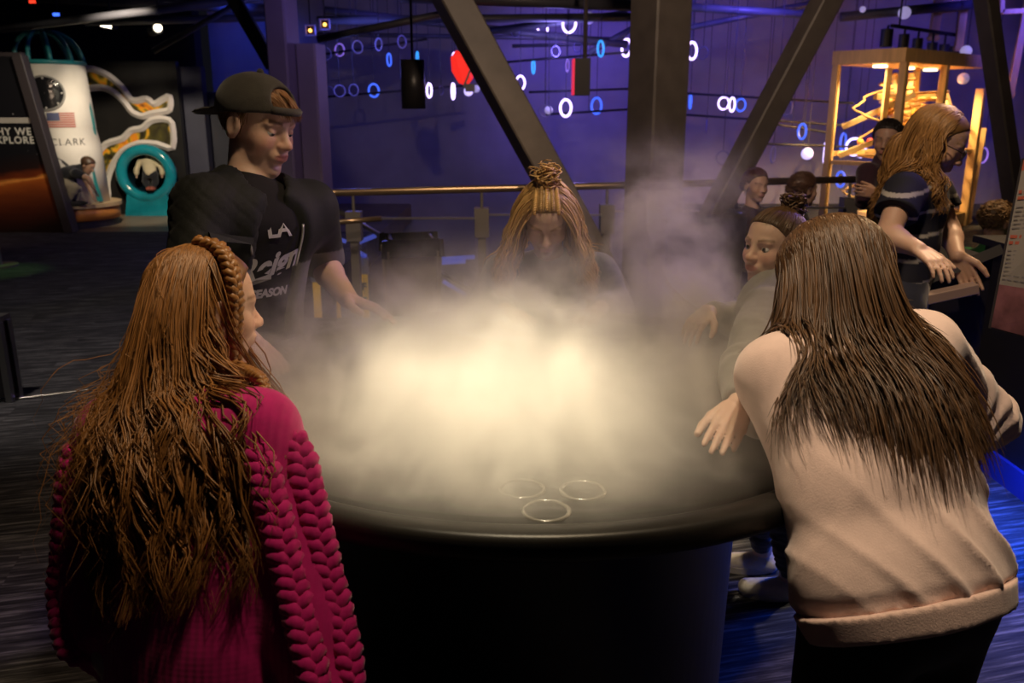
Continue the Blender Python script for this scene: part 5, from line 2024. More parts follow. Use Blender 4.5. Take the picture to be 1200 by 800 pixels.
# ------------------------------------------------------------------ boy with the backward cap
J = dict(nb=P(290, 226, 2.11), shR=P(236, 240, 1.98), shL=P(364, 243, 2.22), elR=P(222, 345, 1.9), wrR=P(296, 402, 1.93), elL=P(377, 308, 2.40), wrL=P(408, 350, 2.21), ws=P(286, 392, 2.19), pv=P(268, 452, 2.25))
J['rp'] = np.array([-.6, -.75, 0])
J.update(standing_legs(J['pv'], (-.6, -.75, 0), fwd=(.75, -.6, 0), spread=.1))
hd = Head(P(303, 147, 2.1), (.87, -.44, -.24), .224, tilt=.05)
fg = Figure(J, hd, 1.0, 1.0)
boy = fg.build('boy in backward black cap and open black quilted jacket leaning on the table', (.64, .42, .33), hands=(('L', P(450, 364, 2.16) - J['wrL'], (.1, .35, 1), .175, .22, .1, .7), ('R', (.5, -.2, -.5), (0, 0, 1), .17, .4, .1, .5)), head_h=.0040, lids=.22, brow=(.22, .11, .05), blush=.55)
hd.eyes(boy, (.14, .18, .2), (0, 1, -.55))
cotton('black_tee', (.010, .009, .010), sheen=.04)
TEE = fg.torso(.010, .03, drop=.03) + fg.arm('L', .012, 0, .95, .02, cuff=0, flare=.008)
tee = fg.wear('t_shirt', TEE, MATS['black_tee'], .008, .003, 26, 21)
sp_ = unit(J['ws'] - fg.mid)
tf = unit(np.cross(np.array([0, 0, 1.0]), fg.rt) * np.array([1, 1, 0]))
tf = unit((.78, -.62, 0))
JK = fg.torso(.024, .04, drop=.02) + fg.arm('R', .018, 0, 1.9, .03, flare=.004) + fg.arm('L', .018, 0, .98, .03, flare=.008)
o1 = fg.mid + tf * .16 - sp_ * .10
o2 = J['ws'] + tf * .16 + sp_ * .04
JK += [(cap(o1, o2, .086, .100), .012, -1), (cap(fg.head.w((0, -.05, -.3)), J['nb'] + tf * .04, .062, .072), .01, -1)]
JK += [(cap(J['nb'] - tf * .075 + [0, 0, .02] - fg.rt * .05, J['nb'] - tf * .075 + [0, 0, .02] + fg.rt * .05, .028, .028), .03, 1),
       (cap(J['nb'] - tf * .07 + fg.rt * .06, J['nb'] + tf * .05 + fg.rt * .075 - [0, 0, .04], .024, .016), .02, 1), (cap(J['nb'] - tf * .07 - fg.rt * .06, J['nb'] + tf * .05 - fg.rt * .075 - [0, 0, .04], .024, .016), .02, 1)]


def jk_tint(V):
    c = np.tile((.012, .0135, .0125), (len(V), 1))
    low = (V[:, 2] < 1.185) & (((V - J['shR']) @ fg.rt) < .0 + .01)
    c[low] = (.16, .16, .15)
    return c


def quilt(V, N):
    a = V @ unit((.7, .3, .7)) * 105
    b = V @ unit((.7, .3, -.7)) * 105
    q = np.minimum(np.abs(np.sin(a)), np.abs(np.sin(b)))
    m = ((V - fg.mid) @ fg.rt > .04) & (V[:, 2] > 1.15)
    return V + N * (np.clip(q * 2.5, 0, 1) * .0026 * m)[:, None]


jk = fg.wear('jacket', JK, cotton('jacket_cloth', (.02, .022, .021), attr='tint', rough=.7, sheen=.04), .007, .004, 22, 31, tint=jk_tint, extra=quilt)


tp = [p[0] for p in TEE]
tr_ = unit(np.cross(tf, (0, 0, 1))) * -1      # reading direction
cu = unit(np.cross(tf, (0, 0, 1)))
right = unit((.62, .78, 0))
for s_, (u, v, d), sz, sh, sx in (('LA', (325, 268, 2.05), .060, 0, .9), ('Reign', (330, 314, 2.03), .074, .35, 1.0), ('POSTSEASON', (324, 350, 2.02), .028, .15, .95)):
    V, F = text_mesh(s_, sz, sx, sh, .0015 if s_ != 'Reign' else .003)
    c = P(u, v, d)
    if s_ == 'Reign':
        V[:, 1] += V[:, 0] * .22
    W = c + V[:, :1] * right + V[:, 1:2] * np.array([0, 0, 1.0])
    W = on_surface(W, tp, -tf, .008)
    part('shirt_lettering', (W, F), mat('shirt_print', (.42, .41, .40), .7), tee, label='pale printed lettering')
V = np.array([(-.10, -.055, 0), (.02, -.02, 0), (.02, -.004, 0), (-.03, -.016, 0), (-.10, -.03, 0)]) * .9
W = on_surface(P(322, 322, 2.03) + V[:, :1] * right + V[:, 1:2] * np.array([0, 0, 1.0]), tp, -tf, .008)
part('shirt_swash', (W, [(0, 1, 2, 3, 4)]), MATS['shirt_print'], tee)
# pocket flap and zips
pk = P(276, 275, 1.94)
V = np.array([(-.06, .012), (.055, -.014), (.055, -.030), (-.06, -.006)])
W = on_surface(pk + V[:, :1] * right + V[:, 1:2] * np.array([0, 0, 1.0]), [p[0] for p in JK if p[2] > 0], -tf, .004)
part('pocket_flap', slab(W, tf, .005), cotton('jacket_trim', (.022, .024, .023)), jk)
for uu in ((268, 238, 300, 300), (352, 262, 350, 312)):
    pts = [P(uu[0] + (uu[2] - uu[0]) * t, uu[1] + (uu[3] - uu[1]) * t, 2.0 if uu[0] < 300 else 2.1) for t in np.linspace(0, 1, 12)]
    W = on_surface(np.array(pts), [p[0] for p in JK if p[2] > 0], -tf, .004)
    part('zip', tube(W, .0035, 5), mat('zip_metal', (.5, .5, .48), .35, .8), jk, True)
fg.wear('trousers', fg.legs(.012, 1.98), cotton('black_jeans', (.015, .015, .018)), .012, .003, 30, 8)
fg.wear('shoe', fg.feet(.006), cotton('black_canvas', (.02, .02, .02)), .01, 0)
# cap
capd = hd.e((0, -.06, .17), (.385, .475, .385))
hole = hd.e((0, .36, .33), (.19, .30, .15))
rimc = hd.w((0, 0, .135))
CPR = [(capd, 0, 1), (hd.e((0, -.06, .15), (.34, .43, .345)), 0, -1), (half(hd.w((0, 0, .185)), -unit(hd.M[2] * -1 + hd.M[1] * -.12)), .004, -1) if False else (hole, .008, -1)]


def cap_cut(b):
    def f(x, y, z):
        d = b(x, y, z)
        q = [(x - hd.c[0]) * hd.M[i][0] + (y - hd.c[1]) * hd.M[i][1] + (z - hd.c[2]) * hd.M[i][2] for i in range(3)]
        return np.maximum(d, (.13 + .24 * q[1] / hd.H) * hd.H - q[2])
    f.lo, f.hi = b.lo, b.hi
    return f


CPR = [(cap_cut(capd), 0, 1), (hole, .008, -1)]
CAPM = cotton('cap_cloth', (.052, .047, .040), noise=.15)
cp = fg.wear('cap', CPR, CAPM, .004, .0015, 40, 3)
bm2 = Head(hd.c, (hd.M[1] * -1), hd.H)
part('strap', tube([hd.w((.37 * math.sin(a), -.06 + .49 * math.cos(a) * .98, .245 - .012 * abs(a))) for a in np.linspace(-.62, .62, 14)], .0105, 6), CAPM, cp, True)
fg.wear('brim', [(ell(hd.w((0, -.60, .02)), np.array((.30, .28, .022)) * hd.H, np.stack([hd.M[0], unit(hd.M[1] + hd.M[2] * .42), unit(hd.M[2] - hd.M[1] * .42)])), 0, 1)], CAPM, .004, 0, parent=cp)
part('cap_button', sphere(hd.w((0, -.08, .555)), .009, 10, 6), CAPM, cp, True)
ging = np.array((.26, .115, .035))
rf = scalp(hd, 500, .012, cond=lambda p: (p[:, 1] > .20) & (np.abs(p[:, 0]) < .20))
Pf = grow(hd, rf, lambda q: np.stack([-.5 * np.ones(len(q)), np.ones(len(q)), -.3 * np.ones(len(q))], 1), .052, 8, hd.collider(.01), .4, (.003, .012), .6, 40, 0, extra=lambda p, t: np.tile(hd.M[1] * .3, (len(p), 1)), frizz=.003)
strands_obj('fringe', Pf, .0012, ging, boy)
rf = scalp(hd, 900, .006, cond=lambda p: (p[:, 2] < .2) & (p[:, 1] < .14))
Pf = grow(hd, rf, lambda q: np.stack([0 * q[:, 0], -.4 * np.ones(len(q)), -np.ones(len(q))], 1), .026, 5, hd.collider(.005), .3, (.002, .006), 0, 0, 0, frizz=.002)
strands_obj('short_hair', Pf, .001, ging * .7, boy)

# ------------------------------------------------------------------ girl with braided crown behind the fog
J = dict(nb=P(646, 318, 2.52), shR=P(588, 318, 2.52), shL=P(702, 316, 2.52), elR=P(566, 362, 2.56), elL=P(724, 360, 2.56), wrR=P(592, 363, 2.40), wrL=P(704, 361, 2.40), ws=(.11, 2.66, .90), pv=(.11, 2.70, .74))
J.update(standing_legs(J['pv'], (-1, 0, 0), fwd=(0, -1, 0)))
hd = Head(P(640, 255, 2.41), (-.02, -.80, -.58), .198)
fg = Figure(J, hd, .85)
gb = fg.build('blonde girl with braided crown looking down into the fog across the table', (.64, .45, .35), hands=(('R', (.5, -.8, -.05), (0, .1, 1), .14, .25, .1, .6), ('L', (-.4, -.8, -.05), (0, .1, 1), .14, .25, .1, .6)), lids=-.25, brow=(.3, .19, .1))
hd.eyes(gb, (.14, .16, .2), (0, 1, -.8))
fg.wear('top', fg.torso(.014, .03, drop=.05) + fg.arm('L', .014, 0, 1.95) + fg.arm('R', .014, 0, 1.95), cotton('slate_top', (.10, .11, .13)), .009, .004, 28, 41)
fg.wear('trousers', fg.legs(.008, 1.98), MATS['dark_denim'], .013, .003, 30, 8)
fg.wear('shoe', fg.feet(.006), MATS['grey_canvas'], .011, 0)
bl = np.array((.50, .30, .11))
sh_ = fg.wear('hair_cap', [(shell(hd, .02), 0, 1)], HAIRM, .006, 0)
set_tint(sh_, np.tile(bl * .55, (len(sh_.data.vertices), 1)))
body_c = [p[0] for p in fg.torso(.014) + fg.neck()]
roots = scalp(hd, 2000, .022, cond=lambda p: (np.abs(p[:, 0]) > .17) | (p[:, 2] < .2) | (p[:, 1] < -.25))


def comb_side(q):
    return np.stack([np.sign(q[:, 0]) * .8, -.3 * np.ones(len(q)), -.9 * np.ones(len(q))], 1)


Pb = grow(hd, roots, comb_side, .30, 16, hd.collider(.03) + body_c, .75, (.004, .035), .7, 120, .010, .07, extra=lambda p, t: np.stack([np.sign(p[:, 0] - hd.c[0]) * .22, np.zeros(len(p)), np.zeros(len(p))], 1), frizz=.008, stiff0=.15)
strands_obj('long_hair', Pb, .0016, bl, gb, jitter=.35)
for x in (-.20, -.10, 0.0, .10, .20):
    pth = []
    for a in np.linspace(.40, 1.0, 9):
        q = np.array([x * (1 - .35 * a), -.06 + .425 * 1.03 * math.cos(a * 1.75), .15 + .345 * 1.05 * math.sin(a * 1.75)])
        q[2] = .15 + .345 * 1.035 * math.sqrt(max(0, 1 - (q[0] / .335) ** 2 - ((q[1] + .06) / .45) ** 2))
        pth.append(hd.w(q))
    braid_obj('crown_braid', pth, .0068, .018, bl * (1.25 if x in (-.2, 0, .2) else .8), gb)
kn = hd.w((0, -.22, .56))
pk_ = RNG.normal(size=(60, 3)) * .012
paths = np.stack([np.stack([kn + pk_[i] + (.018 * np.array([math.cos(t * 5 + i), math.sin(t * 5 + i), .7 * math.sin(t * 3 + i * 2)])) for t in np.linspace(0, 2, 12)]) for i in range(60)])
strands_obj('hair_knot', paths, .0024, bl * 1.1, gb)

# ------------------------------------------------------------------ small girl in grey
J = dict(nb=P(910, 342, 1.99), shL=P(893, 362, 1.86), shR=P(905, 352, 2.10), elL=P(872, 430, 1.62), wrL=P(866, 476, 1.46), elR=P(872, 378, 2.14), wrR=P(828, 366, 2.04), ws=(.70, 2.07, 1.03), pv=(.79, 2.20, .80))
J['rp'] = np.array([-.3, .95, 0])
an1, an2 = G(925, 676, .07), G(893, 646, .07)
J.update(anL=an1 + [0, 0, .01], anR=an2 + [0, 0, .01], knL=(J['pv'] + an1) / 2 + [-.05, 0, .02], knR=(J['pv'] + an2) / 2 + [-.05, .05, .02], ft=(-.95, .1, 0))
hd = Head(P(906, 289, 2.02), (-.84, -.53, .03), .178, tilt=.03)
fg = Figure(J, hd, .76)
gg = fg.build('small girl in grey top with hair tied up, reaching both hands over the fog', (.64, .44, .34), hands=(('L', P(830, 548, 1.33) - J['wrL'], unit(np.array([.15, -.30, 1.0])), .140, .10, .05, .40), ('R', P(808, 386, 1.98) - J['wrR'], (.1, .1, 1), .13, .5, .12, .6)), head_h=.0040, lids=.5, brow=(.16, .09, .05), blush=.5)
hd.eyes(gg, (.08, .06, .04), (-.15, 1, -.05))
fg.wear('top', fg.torso(.012, .03, drop=.03) + fg.arm('L', .010, 0, 1.93, cuff=.0, flare=.002) + fg.arm('R', .010, 0, 1.9, cuff=.0), cotton('grey_top', (.22, .21, .19)), .007, .0035, 32, 51)
fg.wear('jeans', fg.legs(.008, 1.95), cotton('grey_jeans', (.035, .037, .045)), .008, .006, 60, 8, aniso=(.5, .5, 2.2))
for sd in 'LR':
    f2 = Figure({**J, 'anL': J['an' + sd], 'anR': J['an' + sd]}, hd, .84)
    so = fg.wear('shoe', f2.feet(.006)[:1] + [(cap(J['an' + sd] + [0, 0, -.02], J['an' + sd] + [0, 0, -.03], .03, .034), .02, 1)], cotton('pale_canvas', (.62, .58, .52)), .005, 0)
    an = J['an' + sd]
    fd = unit(np.append(np.array(J['ft'])[:2], 0))
    part('sole', (lambda c, r: slab([c + fd * .095 * math.cos(t) * (1.0) + np.array([-fd[1], fd[0], 0]) * .042 * math.sin(t) for t in np.linspace(0, 6.28, 28)[:-1]], (0, 0, 1), .022))(np.array([an[0], an[1], 0.0]) + fd * .055, 1), mat('sole_rubber', (.6, .57, .5), .6), so)
dk_ = np.array((.085, .045, .02))
sh_ = fg.wear('hair_cap', [(shell(hd, .018), 0, 1)], HAIRM, .005, 0)
set_tint(sh_, np.tile(dk_ * .8, (len(sh_.data.vertices), 1)))
roots = scalp(hd, 1500, .02)
bun = np.array((0, -.30, .56))
Pg = []
for r in roots:
    t = np.linspace(0, 1, 9)[:, None]
    q = r * (1 - t) + bun * t
    e = (q - np.array((0, -.06, .15))) / np.array((.36, .45, .37))
    l = np.linalg.norm(e, axis=1)[:, None]
    q = np.where(l < 1.0, np.array((0, -.06, .15)) + (q - np.array((0, -.06, .15))) / l, q)
    Pg.append(hd.w(q))
strands_obj('tied_hair', np.array(Pg), .0012, dk_ * 1.3, gg)
paths = np.stack([np.stack([hd.w(bun) + RNG.normal(size=3) * .004 + .022 * np.array([math.cos(t * 4 + i), math.sin(t * 4 + i * 1.3), .8 * math.sin(t * 3 + i * 2)]) for t in np.linspace(0, 1.6, 10)]) for i in range(90)])
strands_obj('hair_bun', paths, .002, dk_ * 1.4, gg)

# ------------------------------------------------------------------ girl in the pale pink sweatshirt
J = dict(nb=P(996, 418, 1.40), shL=P(908, 436, 1.345), shR=P(1078, 404, 1.44), elL=P(893, 480, 1.55), wrL=P(955, 470, 1.62), elR=P(1157, 490, 1.56), wrR=P(1060, 520, 1.50), ws=P(1022, 555, 1.27), pv=P(1058, 690, 1.235))
J['rp'] = np.array([.85, .35, 0])
lg = standing_legs(J['pv'], (.85, .35, 0), fwd=(-.45, .85, 0), spread=.075)
for k in ('knL', 'knR', 'anL', 'anR'):
    lg[k] = lg[k] + np.array([-.02, -.02, 0])
J.update(lg)
hd = Head(P(972, 330, 1.425), (-.62, .70, -.38), .205, tilt=-.04)
fg = Figure(J, hd, .92, 1.05)
gp = fg.build('girl in pale pink sweatshirt with long straight brown hair bending over the rim', (.62, .42, .32), hands=(('R', (-.8, .2, -.2), (.3, .9, .2), .155, .4, .1, .6), ('L', (.3, .6, -.1), (0, 0, 1), .155, .3, .1, .6)), brow=(.12, .07, .04))
PINK = cotton('pink_fleece', (.80, .60, .53), .9, .35, .18, 420, .05)
hem = J['pv'] + unit(J['pv'] - J['ws']) * .012
PKP = fg.torso(.014, .05, to='ws') + [(cap(J['ws'] * .65 + fg.mid * .35, J['pv'], .112, .120, u=fg.rp, w=1.36, cut=.0), .05, 1), (cap(J['pv'] * .8 + J['ws'] * .2, hem, .122, .120, u=fg.rp, w=1.36, cut=.0), .02, 1)]
PKP += fg.arm('R', .016, 0, 1.95, .03, flare=.004) + fg.arm('L', .010, 0, 1.95, .03)


def drape(V, N):
    # long creases sweeping from the left armpit to the right hip, short ones at the elbow
    d = unit(J['pv'] + fg.rp * .1 - J['shL'])
    q = V - J['shL']
    n = unit(np.cross(d, (0.1, -1, 0.2)))
    a = q @ n + .02 * wob(V, 9, 3, 2) + .10 * (q @ d) * (q @ n) / .2
    ridge = (1 - np.abs(np.sin(a * 3.14159 / .062))) ** 1.6 - .35
    m = np.clip((q @ d - .10) / .12, 0, 1) * np.clip(.55 + .8 * wob(V, 8, 9, 2), 0, 1)
    e = np.linalg.norm(V - (J['elR'] * .75 + J['shR'] * .25), axis=1)
    ax = unit(J['elR'] - J['shR'])
    f = np.sin((V @ ax) * 150 + 2 * np.sin(V[:, 2] * 40)) * np.exp(-(e / .09) ** 2)
    return V + N * (ridge * m * .012 + f * .005)[:, None]


swt = fg.wear('sweatshirt', PKP, PINK, .0065, .004, 16, 61, aniso=(1, 1, .55), extra=drape)
hb = [(cap(hem - unit(hem - J['pv']) * .004, hem + unit(hem - J['pv']) * .034, .126, .118, u=fg.rp, w=1.38, cut=.0, cut0=.0), 0, 1)]
RIBP = cotton('pink_rib', (.70, .50, .43), .9, .3, .3, 500, .05)
fg.wear('hem_band', hb, RIBP, .004, .002, 20, 6, parent=swt)
fg.wear('neckband', [(cap(J['nb'] - [0, 0, .005], fg.head.w((0, -.10, -.24)) * .25 + J['nb'] * .75, .066, .056, cut=0), 0, 1)], RIBP, .005, 0, parent=swt)
fg.wear('leggings', fg.legs(.004, 1.98), cotton('black_leggings', (.008, .008, .009)), .010, .001, 30, 8)
fg.wear('shoe', fg.feet(.006), MATS['grey_canvas'], .011, 0)
body_c = [p[0] for p in fg.torso(.016) + fg.arm('R', .017) + fg.arm('L', .011) + fg.neck()] + [p[0] for p in PKP[3:5]]
brn = np.array((.098, .047, .017))
sh_ = fg.wear('hair_cap', [(shell(hd, .025), 0, 1)], HAIRM, .006, 0)
set_tint(sh_, np.tile(brn * .6, (len(sh_.data.vertices), 1)))
roots = scalp(hd, 5600, .026)
bk = unit((.55, -.5, 0))


def comb_part(q):
    return np.stack([np.sign(q[:, 0] + .05) * .35 + q[:, 0], -.5 * np.ones(len(q)), -.9 * np.ones(len(q))], 1)


rx_ = np.array([1.0, 0, 0])


def behind_pink(p, t):
    return np.tile(np.array([.1, -1.0, 0]) * (.6 if t < .5 else .05), (len(p), 1))


Pp = grow(hd, roots, comb_part, .44, 15, hd.collider(.025) + body_c, .85, (.004, .020), .3, 320, .003, .2, extra=behind_pink, frizz=.010, lenvar=.3, stiff0=.15, lat=(rx_, 1.65, .02, .55))
strands_obj('long_hair', Pp, .0014, brn, gp, jitter=.45)

# ------------------------------------------------------------------ people further back
# woman with glasses
J = dict(nb=P(1080, 205, 2.95), shR=P(1059, 224, 2.83), shL=P(1094, 222, 3.12), elR=P(1040, 276, 2.76), wrR=P(1076, 292, 2.66), elL=P(1112, 270, 3.12), wrL=P(1122, 300, 2.98), ws=P(1066, 285, 3.0), pv=P(1050, 345, 3.04))
J['rp'] = np.array([-.35, -.9, 0])
J.update(standing_legs(J['pv'], (-.35, -.9, 0), fwd=(.9, -.35, 0)))
hd = Head(P(1098, 166, 2.92), (.80, -.36, -.46), .225)
fg = Figure(J, hd, .98)
wm = fg.build('woman with glasses and long wavy blonde hair in navy striped top at the console', (.60, .38, .27), hands=(('R', P(1090, 302, 2.62) - J['wrR'], (.1, -.5, .8), .165, .45, .1, .6), ('L', (.4, -.2, -.8), (.5, .8, 0), .165, .3, .1, .6)), h=.010, head_h=.006, hand_h=.005, lids=.1, brow=(.2, .12, .06))
NVY = mat('striped_jersey', (.012, .013, .026), .85, attr='tint')
stp = fg.wear('striped_top', fg.torso(.016, .03, drop=.01) + fg.arm('R', .016, 0, .52, cuff=0, flare=.012) + fg.arm('L', .016, 0, .52, cuff=0, flare=.012), NVY, .006, .003, 22, 71,
              tint=lambda V: np.where((np.abs(((V[:, 2] + .12 * (V - fg.mid) @ np.array([-.5, -.8, 0])) * 12.5) % 1.0 - .5) < .075)[:, None], (.42, .40, .36), (.011, .012, .024)))
fg.wear('jeans', fg.legs(.010, 1.98) + [(cap(J['ws'] * .4 + J['pv'] * .6, J['pv'], .094, .10, u=fg.rp, w=1.38), .02, 1)], MATS['dark_denim'], .010, .003, 30, 8)
fg.wear('shoe', fg.feet(.006), MATS['black_canvas'], .012, 0)
wb = np.array((.36, .19, .06))
sh_ = fg.wear('hair_cap', [(shell(hd, .02), 0, 1)], HAIRM, .008, 0)
set_tint(sh_, np.tile(wb * .55, (len(sh_.data.vertices), 1)))
body_c = [p[0] for p in fg.torso(.016) + fg.neck()]
Pw = grow(hd, scalp(hd, 1900, .024, cond=lambda p: p[:, 1] < .10), lambda q: np.stack([q[:, 0] * 1.2, -.9 * np.ones(len(q)), -.6 * np.ones(len(q))], 1), .36, 16, hd.collider(.02) + body_c, .75, (.003, .028), .7, 80, .013, .09, extra=lambda p, t: np.tile(np.array([-.8, .36, 0]) * (.08 if t < .5 else 0), (len(p), 1)), frizz=.008, stiff0=.2)
strands_obj('long_hair', Pw, .0022, wb, wm, jitter=.35)
gls = thing('glasses', hd.w((0, .4, 0)), 'thin dark glasses worn by the striped top woman', 'glasses')
GM = mat('glasses_frame', (.03, .02, .02), .25)
for sx in (-1, 1):
    part('lens_rim', tube([hd.w((sx * .145 + .095 * math.cos(t), .43, -.0 + .072 * math.sin(t))) for t in np.linspace(0, 6.28, 20)[:-1]], .0022, 5, closed=True), GM, gls, True)
    part('lens', ([hd.w((sx * .145 + .093 * math.cos(t), .43, .07 * math.sin(t))) for t in np.linspace(0, 6.28, 20)[:-1]], [tuple(range(19))]), mat('lens_glass', (.9, .9, .9), .02, trans=1.0, spec=.6), gls)
    part('temple', tube([hd.w((sx * .24, .43, .02)), hd.w((sx * .35, .3, .03)), hd.w((sx * .37, -.03, .02))], .0018, 5), GM, gls, True)
part('bridge', tube([hd.w((-.05, .44, .01)), hd.w((0, .455, .02)), hd.w((.05, .44, .01))], .002, 5), GM, gls, True)


def simple_person(label, head, J, skin, top, low, hair, sc=1.0, h=.014, sleeves=1.95, hairlen=.03, nhair=900, hands=(), legs=True, toptint=None, folds=.006):
    f = Figure(J, head, sc)
    o = f.build(label, skin, h=h, head_h=.007, detail=True, hands=hands, hand_h=.007, lids=.3, brow=np.asarray(hair) * .8)
    f.wear('shirt', f.torso(.014, .03, drop=.03) + f.arm('L', .014, 0, sleeves, cuff=0) + f.arm('R', .014, 0, sleeves, cuff=0), top, h * .8, folds, 16, 77)
    f.wear('trousers', f.legs(.010, 1.98), low, h, .003, 20, 8)
    f.wear('shoe', f.feet(.006), MATS['black_canvas'], h, 0)
    s2 = f.wear('hair_cap', [(shell(head, .03), 0, 1)], HAIRM, .009, 0)
    set_tint(s2, np.tile(np.asarray(hair) * .8, (len(s2.data.vertices), 1)))
    r = scalp(head, nhair, .03)
    pp = grow(head, r, lambda q: np.stack([q[:, 0] * .6, -.2 * np.ones(len(q)) + q[:, 1] * .8, q[:, 2] + .2], 1), hairlen, 6, head.collider(.02), .3, (.002, .010), .3, 50, 0, frizz=.003)
    strands_obj('short_hair', pp, .0022, hair, o, jitter=.35)
    return f, o


# man with crossed arms
hc = P(1040, 164, 5.0)
J = dict(nb=P(1038, 188, 5.05), shR=P(1016, 202, 4.98), shL=P(1064, 200, 5.08), elR=P(1014, 234, 4.92), elL=P(1062, 236, 4.95), wrR=P(1046, 226, 4.80), wrL=P(1028, 228, 4.76), ws=P(1040, 252, 5.05), pv=P(1040, 288, 5.05))
J.update(standing_legs(J['pv'], (-1, 0, 0), fwd=(-.2, -1, 0), spread=.1))
simple_person('man in dark maroon shirt with arms crossed behind the striped top woman', Head(hc, (-.55, -.80, -.12), .225), J, (.50, .30, .21), cotton('maroon_shirt', (.045, .018, .032)), MATS['black_jeans'], (.02, .014, .012), .95,
              hands=(('R', (.8, -.1, .3), (-.2, -.9, .1), .16, .5, .1, .4), ('L', (-.8, -.1, .2), (.2, -.9, .1), .16, .5, .1, .4)))


def seated(u, v, d, fwd, sc):
    c = P(u, v, d)
    f = unit(np.append(np.asarray(fwd, float)[:2], 0))
    r = np.array([f[1], -f[0], 0])
    pv = np.array([c[0], c[1], .50]) - f * .04
    nb = c + [0, 0, -.17] - f * .03
    J = dict(nb=nb, shR=nb + r * .18 * sc - [0, 0, .05], shL=nb - r * .18 * sc - [0, 0, .05], ws=pv + [0, 0, .2], pv=pv, rp=r)
    for sd, g in (('R', 1), ('L', -1)):
        J['el' + sd] = J['sh' + sd] + np.array([0, 0, -.25]) + f * .08 + r * g * .05
        J['wr' + sd] = J['el' + sd] + f * .2 - r * g * .08 + [0, 0, -.02]
        J['kn' + sd] = pv + f * .38 + r * g * .1 + [0, 0, -.02]
        J['an' + sd] = np.array([pv[0], pv[1], .08]) + f * .40 + r * g * .1
    J['ft'] = f
    return J


sJ = seated(886, 219, 5.6, (.35, -.95, 0), .95)
simple_person('seated woman with short reddish hair in dark top by the railing', Head(P(886, 217, 5.6), (.35, -.92, -.1), .205), sJ, (.55, .34, .25), cotton('plum_top', (.03, .012, .02)), MATS['black_jeans'], (.075, .02, .018), .92, hairlen=.06)
sJ2 = seated(942, 222, 5.65, (.9, -.1, 0), 1.0)
simple_person('seated person with light brown hair turned away towards the ball machine', Head(P(942, 222, 5.65), (.88, .28, -.05), .215), sJ2, (.55, .34, .25), cotton('dark_coat', (.028, .02, .02)), MATS['black_jeans'], (.13, .065, .04), 1.0, hairlen=.05)
for jj, lab in ((sJ, 'low dark stool under the seated woman'), (sJ2, 'low dark stool under the seated person with brown hair')):
    p = jj['pv']
    t = thing('stool', (p[0], p[1], 0), lab, 'stool', 'stools by the railing')
    part('seat', lathe([(0, .34), (.19, .34), (.2, .36), (.19, .385), (0, .385)], (p[0], p[1], 0), 24), CHM, t, True)
    part('stem', lathe([(0, 0), (.19, 0), (.19, .015), (.03, .03), (.03, .34), (0, .34)], (p[0], p[1], 0), 20), CHROME, t, True)

# boy in green behind the console
c = P(1168, 260, 4.3)
nb = c + [0, 0, -.14]
J = dict(nb=nb, shR=nb + [.06, -.11, -.05], shL=nb + [-.07, .11, -.05], ws=nb + [-.02, 0, -.3], pv=nb + [-.02, 0, -.42], rp=np.array([.5, -.85, 0]))
for sd in 'LR':
    J['el' + sd] = J['sh' + sd] + [.05, 0, -.18]
    J['wr' + sd] = J['el' + sd] + [.14, .05, .04]
J.update(standing_legs(J['pv'], (.5, -.85, 0), fwd=(.85, .5, 0), spread=.06))
simple_person('small boy in green shirt half hidden by the text sign', Head(c, (.86, .3, -.15), .20), J, (.56, .34, .25), cotton('green_shirt', (.03, .17, .05)), MATS['black_jeans'], (.26, .16, .075), .72, sleeves=.6, hairlen=.018)

# person bending by the rocket, on its base
def q_(u, v, d=0.0):
    return PY(u, v, YR - .62 + d)


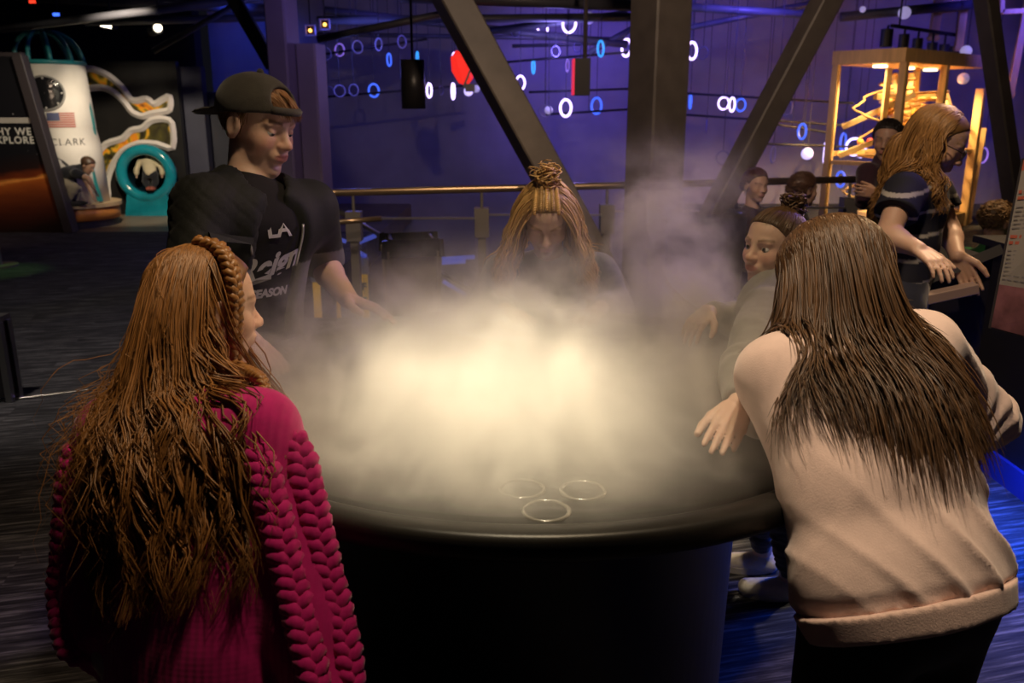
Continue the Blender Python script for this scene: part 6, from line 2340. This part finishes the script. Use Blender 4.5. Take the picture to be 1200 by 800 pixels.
J = dict(nb=q_(94, 197), shR=q_(90, 203, -.14), shL=q_(90, 199, .16), elR=q_(103, 209, -.15), wrR=q_(110, 220, -.15), elL=q_(101, 212, .12), wrL=q_(107, 226, .12), ws=q_(78, 203), pv=q_(70, 210), rp=np.array([0.1, -1.0, 0]),
         knR=q_(87, 219, -.09), anR=q_(80, 234, -.08), knL=q_(90, 221, .09), anL=q_(88, 235, .08), ft=(1, 0, 0))
fz = ZB
simp = Figure(J, Head(q_(103, 194), (.8, -.1, -.6), .22), .82)
o = simp.build('person in dark shirt and khaki trousers bending over on the rocket base', (.5, .3, .2), h=.016, head_h=.012, detail=False, legs=False, hands=(('R', (.3, 0, -1), (-1, 0, 0), .15, .3, .1, .5), ('L', (.3, 0, -1), (-1, 0, 0), .15, .3, .1, .5)), hand_h=.01)
simp.wear('shirt', simp.torso(.015, .03) + simp.arm('L', .02, 0, .6, cuff=0) + simp.arm('R', .02, 0, .6, cuff=0), cotton('dark_shirt', (.014, .015, .02)), .014, .003)
simp.wear('trousers', simp.legs(.012, 2.0), cotton('khaki', (.30, .26, .20)), .014, .004)
for sd in 'LR':
    an = J['an' + sd]
    part('shoe', (lambda VF: VF)(sphere((an[0] + .05, an[1], ZB + .035), (.12, .045, .035), 14, 8)), MATS['black_canvas'], o, True)
s2 = simp.wear('hair_cap', [(shell(simp.head, .04), 0, 1)], HAIRM, .012, 0)
set_tint(s2, np.tile((.06, .03, .015), (len(s2.data.vertices), 1)))


# person crawling in the tube, seen from behind
def r_(u, v, d=0.0):
    return PY(u, v, YW - .10 + d)


J = dict(nb=r_(174, 184, .12), shR=r_(184, 189, .08), shL=r_(164, 189, .08), elR=r_(190, 199, 0), wrR=r_(190, 208, -.02), elL=r_(160, 199, 0), wrL=r_(160, 208, -.02), ws=r_(175, 196, -.02), pv=r_(176, 203, -.06),
         knR=r_(182, 212, -.04), anR=r_(179, 221, -.1), knL=r_(170, 212, -.04), anL=r_(175, 221, -.1), ft=(0, 1, 0), rp=np.array([1.0, 0, 0]))
cr = Figure(J, Head(r_(174, 183, .28), (0, .9, -.4), .2), .66)
o = cr.build('child in pale shirt crawling into the teal tube', (.5, .32, .22), h=.016, head_h=.014, detail=False, legs=False)
cr.wear('shirt', cr.torso(.012, .03) + cr.arm('L', .01, 0, 1.7, cuff=0) + cr.arm('R', .01, 0, 1.7, cuff=0), cotton('cream_shirt', (.55, .47, .30)), .013, .002)
cr.wear('trousers', cr.legs(.006, 2.0), MATS['black_jeans'], .013, .003)
s2 = cr.wear('hair_cap', [(shell(cr.head, .04), 0, 1)], HAIRM, .013, 0)
set_tint(s2, np.tile((.08, .04, .02), (len(s2.data.vertices), 1)))
for sd in 'LR':
    an = J['an' + sd]
    part('shoe', sphere((an[0], an[1], an[2] - .0), (.045, .09, .035), 12, 8), mat('shoe_red', (.3, .08, .05), .6), o, True)
